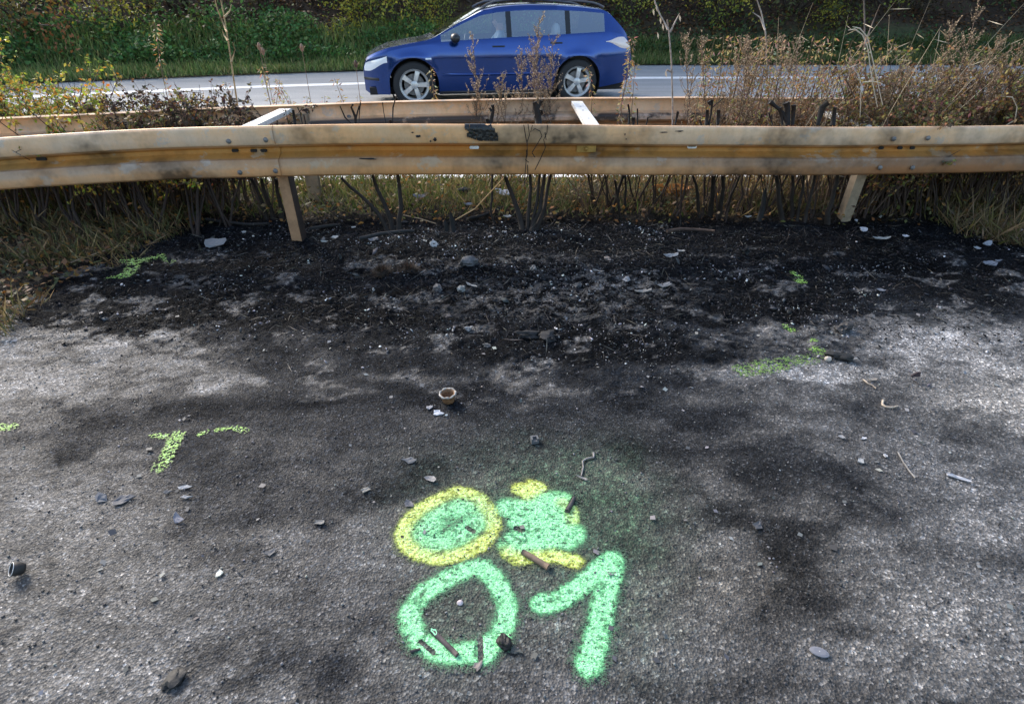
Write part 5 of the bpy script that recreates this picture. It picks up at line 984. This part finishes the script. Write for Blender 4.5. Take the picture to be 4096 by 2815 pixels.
for px, py, lab, sz in [(1530, 1105, 'rounded singed grass tussock, left one of two', .11), (1635, 1100, 'rusty brown singed grass tussock, right one of two', .12)]:
    root = thing('grass_tussock', lab, 'tussock', on_ground(px, py)); s = MB()
    for k in range(420): a = random.uniform(0, 6.28); e = random.uniform(.1, 1.3); d = Vector((math.cos(a)*math.cos(e), math.sin(a)*math.cos(e), math.sin(e)*.7)); s.leaf(d*sz*.28, d+Vector((random.gauss(0, .4), random.gauss(0, .4), random.gauss(0, .3))), Vector((0, 0, 1)), random.uniform(.3, .6)*sz, .003, random.choice([(.06, .038, .022), (.09, .05, .03), (.03, .022, .016)]))
    s.build('blades', M_leaf, root); s = MB(); s.lathe([(.0005, sz*.32), (sz*.22, sz*.25), (sz*.36, .02), (sz*.4, -.02)], 14, None, (.025, .018, .013)); s.build('root_ball', M_wood, root)
s = MB(); s.lathe([(.007, .007), (.026, .005), (.028, 0), (.007, 0), (.007, .007)], 20, Matrix.Diagonal((1, .9, 1, 1)), (.38, .37, .36)); o = s.build('washer_plate', M_debris); p = on_ground(1737, 1006); p.z += .022; put(o, p, .4, .75, .2); tag(o, 'pale metal plate with a round hole in the burnt band', 'metal plate')
shard('pale splinter left of the holed plate', 1702, 990, .06, (.34, .33, .32), -.6, (.2, 0), .1, .006, .25, 'splinter', 'debris')
lump('black pebble resting on the green painted 0', 2016, 2576, .040, (.012, .011, .011), (.8, 1, .8), .4, .45, 'pebble', 'pebble', 15)
stick('brown stick lying across the green painted 0', [(1727, 2524), (1765, 2562), (1830, 2628)], .0075, .0065, (.075, .060, .062)); shard('fleck of green paint on the upper end of the stick', 1738, 2537, .030, (.30, .75, .42), -.85, (0, 0), .0, .002, .5, 'paint_fleck', 'paint', z=.010)
stick('brown stick on the yellow foot of the painted 2', [(2090, 2212), (2135, 2240), (2194, 2276)], .0085, .010, (.16, .115, .085)); stick('dark bark strip along the stick on the painted 2', [(2093, 2207), (2140, 2234), (2198, 2268)], .004, .005, (.05, .04, .038), 'bark_strip', 'bark'); stick('short thin stick left of the painted 0', [(1643, 2611), (1665, 2604), (1682, 2600)], .004, .003, (.055, .05, .05)); stick('dark stick stub beside the top of the painted 2', [(2268, 2050), (2285, 2020), (2297, 1995)], .008, .006, (.06, .055, .055))
shard('dry pale leaf below the green painted 0', 1912, 2668, .045, (.24, .20, .18), 1.1, (.1, .2), .5, .002, .45, 'dry_leaf', 'leaf'); lump('tiny pale snail shell inside the green painted 0', 1840, 2412, .018, (.5, .44, .46), (1, .9, .7), 0, .2, 'snail_shell', 'shell', 21); shard('thin dark scrap right of the black pebble', 2062, 2607, .038, (.05, .055, .05), -.2, (.2, 0), .1, .002, .4)
stick('crooked pale twig above the painted 2', [(2374, 1812), (2374, 1832), (2345, 1838), (2330, 1848), (2333, 1870), (2325, 1905)], .0038, .0025, (.26, .24, .23), 'twig', 'twig'); shard('pale bark piece at the end of the crooked twig', 2330, 1918, .05, (.2, .19, .18), -.6, (.1, 0), .1, .003, .25, 'bark', 'bark')
root = thing('plug_housing', 'small grey plug housing with square openings', 'plug', on_ground(2138, 1768), .2); s = MB(); s.box(-.014, .014, -.012, .012, 0, .012, (.10, .105, .11)); s.box(-.014, -.008, -.010, .012, .012, .022, (.10, .105, .11)); s.box(.008, .014, -.010, .012, .012, .022, (.10, .105, .11)); s.build('housing', M_flake, root); s = MB(); s.box(-.008, .008, .006, .012, .012, .022, (.09, .09, .10)); s.build('bridge_piece', M_flake, root)
for px, py, sz, col, lab in [(1637, 1845, .055, (.085, .09, .10), 'grey flat shard left of the crooked twig'), (1632, 2018, .048, (.10, .10, .11), 'grey leaf shaped shard above the yellow ring'), (1283, 2092, .038, (.12, .12, .12), 'pale leaf shaped shard left of the yellow ring'), (1080, 2215, .042, (.085, .085, .09), 'round grey shard at lower left of centre'), (1725, 1920, .045, (.2, .19, .19), 'pale curved flake above the yellow ring'), (1460, 1965, .040, (.2, .19, .17), 'pale pointed flake left of the curved one'), (3030, 2105, .045, (.07, .07, .075), 'dark flat shard on the smooth soot at right'), (3365, 1752, .030, (.22, .22, .23), 'grey flake under the dark crust at right'), (3455, 1757, .026, (.45, .45, .48), 'white square flake at right'), (3540, 1828, .030, (.36, .36, .38), 'white flake below the square one'), (3440, 1848, .035, (.30, .30, .30), 'cluster of small pale flakes at right')]: shard(lab, px, py, sz, col, random.uniform(-1, 1), (random.uniform(.05, .25), random.uniform(-.2, .2)), .25, .003, .55)
stick('long thin pale stalk on the right asphalt', [(3590, 1810), (3610, 1850), (3640, 1890), (3660, 1912)], .003, .0025, (.24, .23, .22), 'stalk', 'stalk')
for px, py, sz, col, lab, asp in [(2132, 1098, .055, (.32, .31, .29), 'pale barrel shaped lump in the burnt band', (1, .8, .7)), (2430, 1050, .05, (.28, .24, .22), 'flat brownish pebble in the burnt band', (1.1, .8, .5)), (2505, 1142, .055, (.38, .38, .40), 'pale lumpy stone right of centre in the burnt band', (1, .7, .6)), (1845, 1170, .055, (.42, .42, .40), 'white crusty lump left of centre in the burnt band', (.9, .8, .8)), (1752, 1175, .07, (.14, .14, .15), 'grey crumbling lump beside the white crusty one', (1, .8, .6)), (1670, 1082, .045, (.2, .2, .22), 'grey lump above the white crusty one', (.9, .8, .8)), (2310, 1158, .055, (.09, .10, .11), 'smooth dark grey pebble in the burnt band', (1, .8, .5)), (2450, 1165, .03, (.35, .36, .38), 'small whitish pebble next to the dark grey one', (1, .8, .6)), (1875, 1322, .045, (.36, .36, .37), 'crumpled white lump below the burnt band', (.9, .9, .7)), (1495, 1168, .025, (.6, .6, .58), 'small bright white pebble left of centre', (1, .8, .8)), (1945, 1385, .04, (.16, .16, .16), 'round grey cinder beside the large charred piece', (1, .8, .5)), (2305, 1050, .024, (.2, .21, .23), 'small round grey pebble right of the barrel lump', (1, 1, .8))]: lump(lab, px, py, sz*.85, [v_*.62 for v_ in col], asp, random.uniform(0, 3), .8, 'pebble' if 'pebble' in lab else 'lump', 'pebble' if 'pebble' in lab else 'lump', int(px) % 23)
for px, py, sz, col, lab, asp, rz_ in [(2575, 1178, .10, (.28, .26, .24), 'crumpled pale strip right of centre', .35, .1), (2652, 1168, .10, (.24, .23, .23), 'crumpled grey strip at the right of the pale one', .35, .4), (2390, 1108, .075, (.33, .30, .27), 'pale broken splinter at the middle of the burnt band', .25, -.3), (1890, 1158, .10, (.40, .38, .36), 'white bone like splinter beside the crusty lump', .2, -.7), (2690, 1037, .11, (.32, .32, .33), 'long white crust piece near the right of the band', .3, .15), (2720, 1012, .055, (.4, .4, .4), 'white chip above the long crust piece', .3, -.5), (2030, 878, .075, (.62, .60, .56), 'curved white fragment between the charred shrubs', .45, .4), (1500, 988, .075, (.10, .11, .13), 'blue grey plate fragment left of the holed plate', .5, -.1), (1300, 975, .05, (.34, .37, .36), 'pale greenish fragment right of the rusty post', .4, .3), (1340, 960, .05, (.42, .42, .42), 'white fragment next to the greenish one', .6, .2), (1415, 923, .035, (.6, .58, .55), 'small bright fragment near the left charred fork', .35, .1), (1292, 968, .06, (.12, .12, .12), 'grey upright plate fragment right of the rusty post', .5, 1.3), (3450, 925, .075, (.55, .56, .60), 'white angular fragment right of the grey post', .6, .4), (3420, 892, .05, (.5, .5, .52), 'small white fragment at the foot of the grey post', .5, .9), (3620, 948, .045, (.6, .6, .66), 'bright white chip farther right under the rail', .7, .2), (3522, 966, .12, (.32, .33, .33), 'pale flat strip under the right end of the rail', .25, -.2), (3518, 872, .05, (.4, .38, .34), 'pale chip in the grass right of the grey post', .6, .6), (3945, 993, .09, (.26, .29, .33), 'blue white torn fragment near the right grass', .6, .3), (3955, 1060, .10, (.16, .18, .22), 'blue grey triangular plate at the right', .6, .2), (3900, 1005, .06, (.3, .32, .35), 'flat whitish flake left of the torn fragment', .5, .1), (3990, 1042, .06, (.18, .19, .22), 'thin grey flake above the triangular plate', .35, .1), (3520, 1172, .065, (.19, .20, .23), 'pale flat flake on the dark ground at right', .5, -.2), (2990, 877, .06, (.38, .40, .40), 'white crumb patch left of the black stub', .35, .1), (860, 988, .16, (.20, .20, .21), 'crumpled ash grey rag at the left of the burnt band', .6, .3), (980, 940, .05, (.4, .4, .4), 'white chip above the ash grey rag', .4, -.3)]:
    shard(lab, px, py, sz, [v_*.75 for v_ in col], rz_, (random.uniform(.15, .5), random.uniform(-.15, .15)), .5, .005, asp, 'fragment', 'fragment', 10)
stick('pale straw stalk lying at the left grass edge', [(292, 1070), (400, 1035), (525, 985)], .004, .003, (.40, .29, .20), 'straw_stalk', 'stalk', .02)
stick('black charred branch behind the middle of the burnt band', [(1865, 893), (1930, 880), (1985, 865), (2015, 850)], .011, .007, (.012, .012, .013), 'branch', 'branch', .01); stick('charred branch lying below the left charred fork', [(1440, 985), (1530, 968), (1610, 955), (1660, 950)], .014, .009, (.022, .022, .023), 'branch', 'branch', .015); stick('short charred branch right of the rusty post', [(1240, 935), (1300, 922), (1365, 915)], .012, .010, (.018, .018, .018), 'branch', 'branch', .01); stick('brown knotty branch below the right weed stems', [(2665, 940), (2720, 930), (2790, 930), (2855, 940)], .012, .009, (.07, .045, .035), 'branch', 'branch', .015); stick('black log under the left rail', [(830, 890), (900, 900), (1000, 910), (1080, 912)], .012, .010, (.015, .014, .014), 'branch', 'branch', .01)
P = [on_ground(1822, 892)+Vector((0, 0, .01)), atY(1900, 835, 4.2), atY(2015, 712, 4.1)]; s = MB(); s.tube([p-P[0] for p in P], [.0045, .004, .0035], 6, (.45, .29, .14)); o = s.build('straw_stalk', M_stem); o.location = P[0]; tag(o, 'tan straw stalk slanting up under the middle of the rail', 'stalk')
P = [on_ground(1615, 880)+Vector((0, 0, .02)), on_ground(1680, 892)+Vector((0, 0, .03)), on_ground(1745, 905)+Vector((0, 0, .012))]; s = MB(); s.tube([p-P[0] for p in P], [.004, .004, .003], 6, (.32, .24, .15)); o = s.build('straw_stalk', M_stem); o.location = P[0]; tag(o, 'pale straw lying right of the left charred fork', 'stalk')
for px, lab, hh in [(1810, 'black stub right of the slanting straw', .14), (1785, 'short pointed black stub at the slanting straw', .09), (3035, 'black stake stub left of the grey post', .24)]:
    p = on_ground(px, 930 if px < 2000 else 890); s = MB(); s.tube([(0, 0, -.03), (.004, 0, hh*.5), (-.006, .004, hh*.85), (-.004, .004, hh)], [.026, .018, .013, .004], 8, (.010, .010, .010)); o = s.build('charred_stub', M_wood, None, True); o.location = p; tag(o, lab, 'stub')
# things lying in the median grass
def in_grass(px, py, z=.05): return gp(px, py, z)
s = MB(); s.lathe([(.0005, .0), (.09, .004), (.135, .035), (.160, .085), (.165, .088), (.155, .080), (.125, .040), (.08, .012), (.0005, .010)], 30, Matrix.Diagonal((1, .6, 1, 1)), (.42, .15, .018)); o = s.build('orange_dish', M_flake, None, True); o.location = in_grass(2680, 790, .02); tag(o, 'orange plastic dish lying in the grass under the rail', 'dish')
for px, py, sz, col, lab, asp in [(1680, 785, .12, (.11, .12, .15), 'grey sheet fragment lying in the median grass', .55), (1872, 818, .07, (.16, .17, .19), 'grey shard below the black plastic part', .5), (2010, 772, .14, (.42, .43, .46), 'white crumpled foil beside the charred middle shrub', .7), (2985, 760, .10, (.52, .40, .30), 'pale tan stone in the right grass', .6), (2920, 722, .05, (.42, .46, .5), 'small pale bluish scrap in the right grass', .6)]:
    o = shard(lab, px, py, sz, col, .3, (.35, .1), .5, .006, asp, 'fragment', 'fragment', 10); o.location = in_grass(px, py, .07)
o = lump('black plastic part lying in the median grass', 1858, 760, .09, (.018, .019, .022), (1.1, .6, .5), .1, .4, 'plastic_part', 'plastic part', 17); o.location = in_grass(1858, 760, .07)
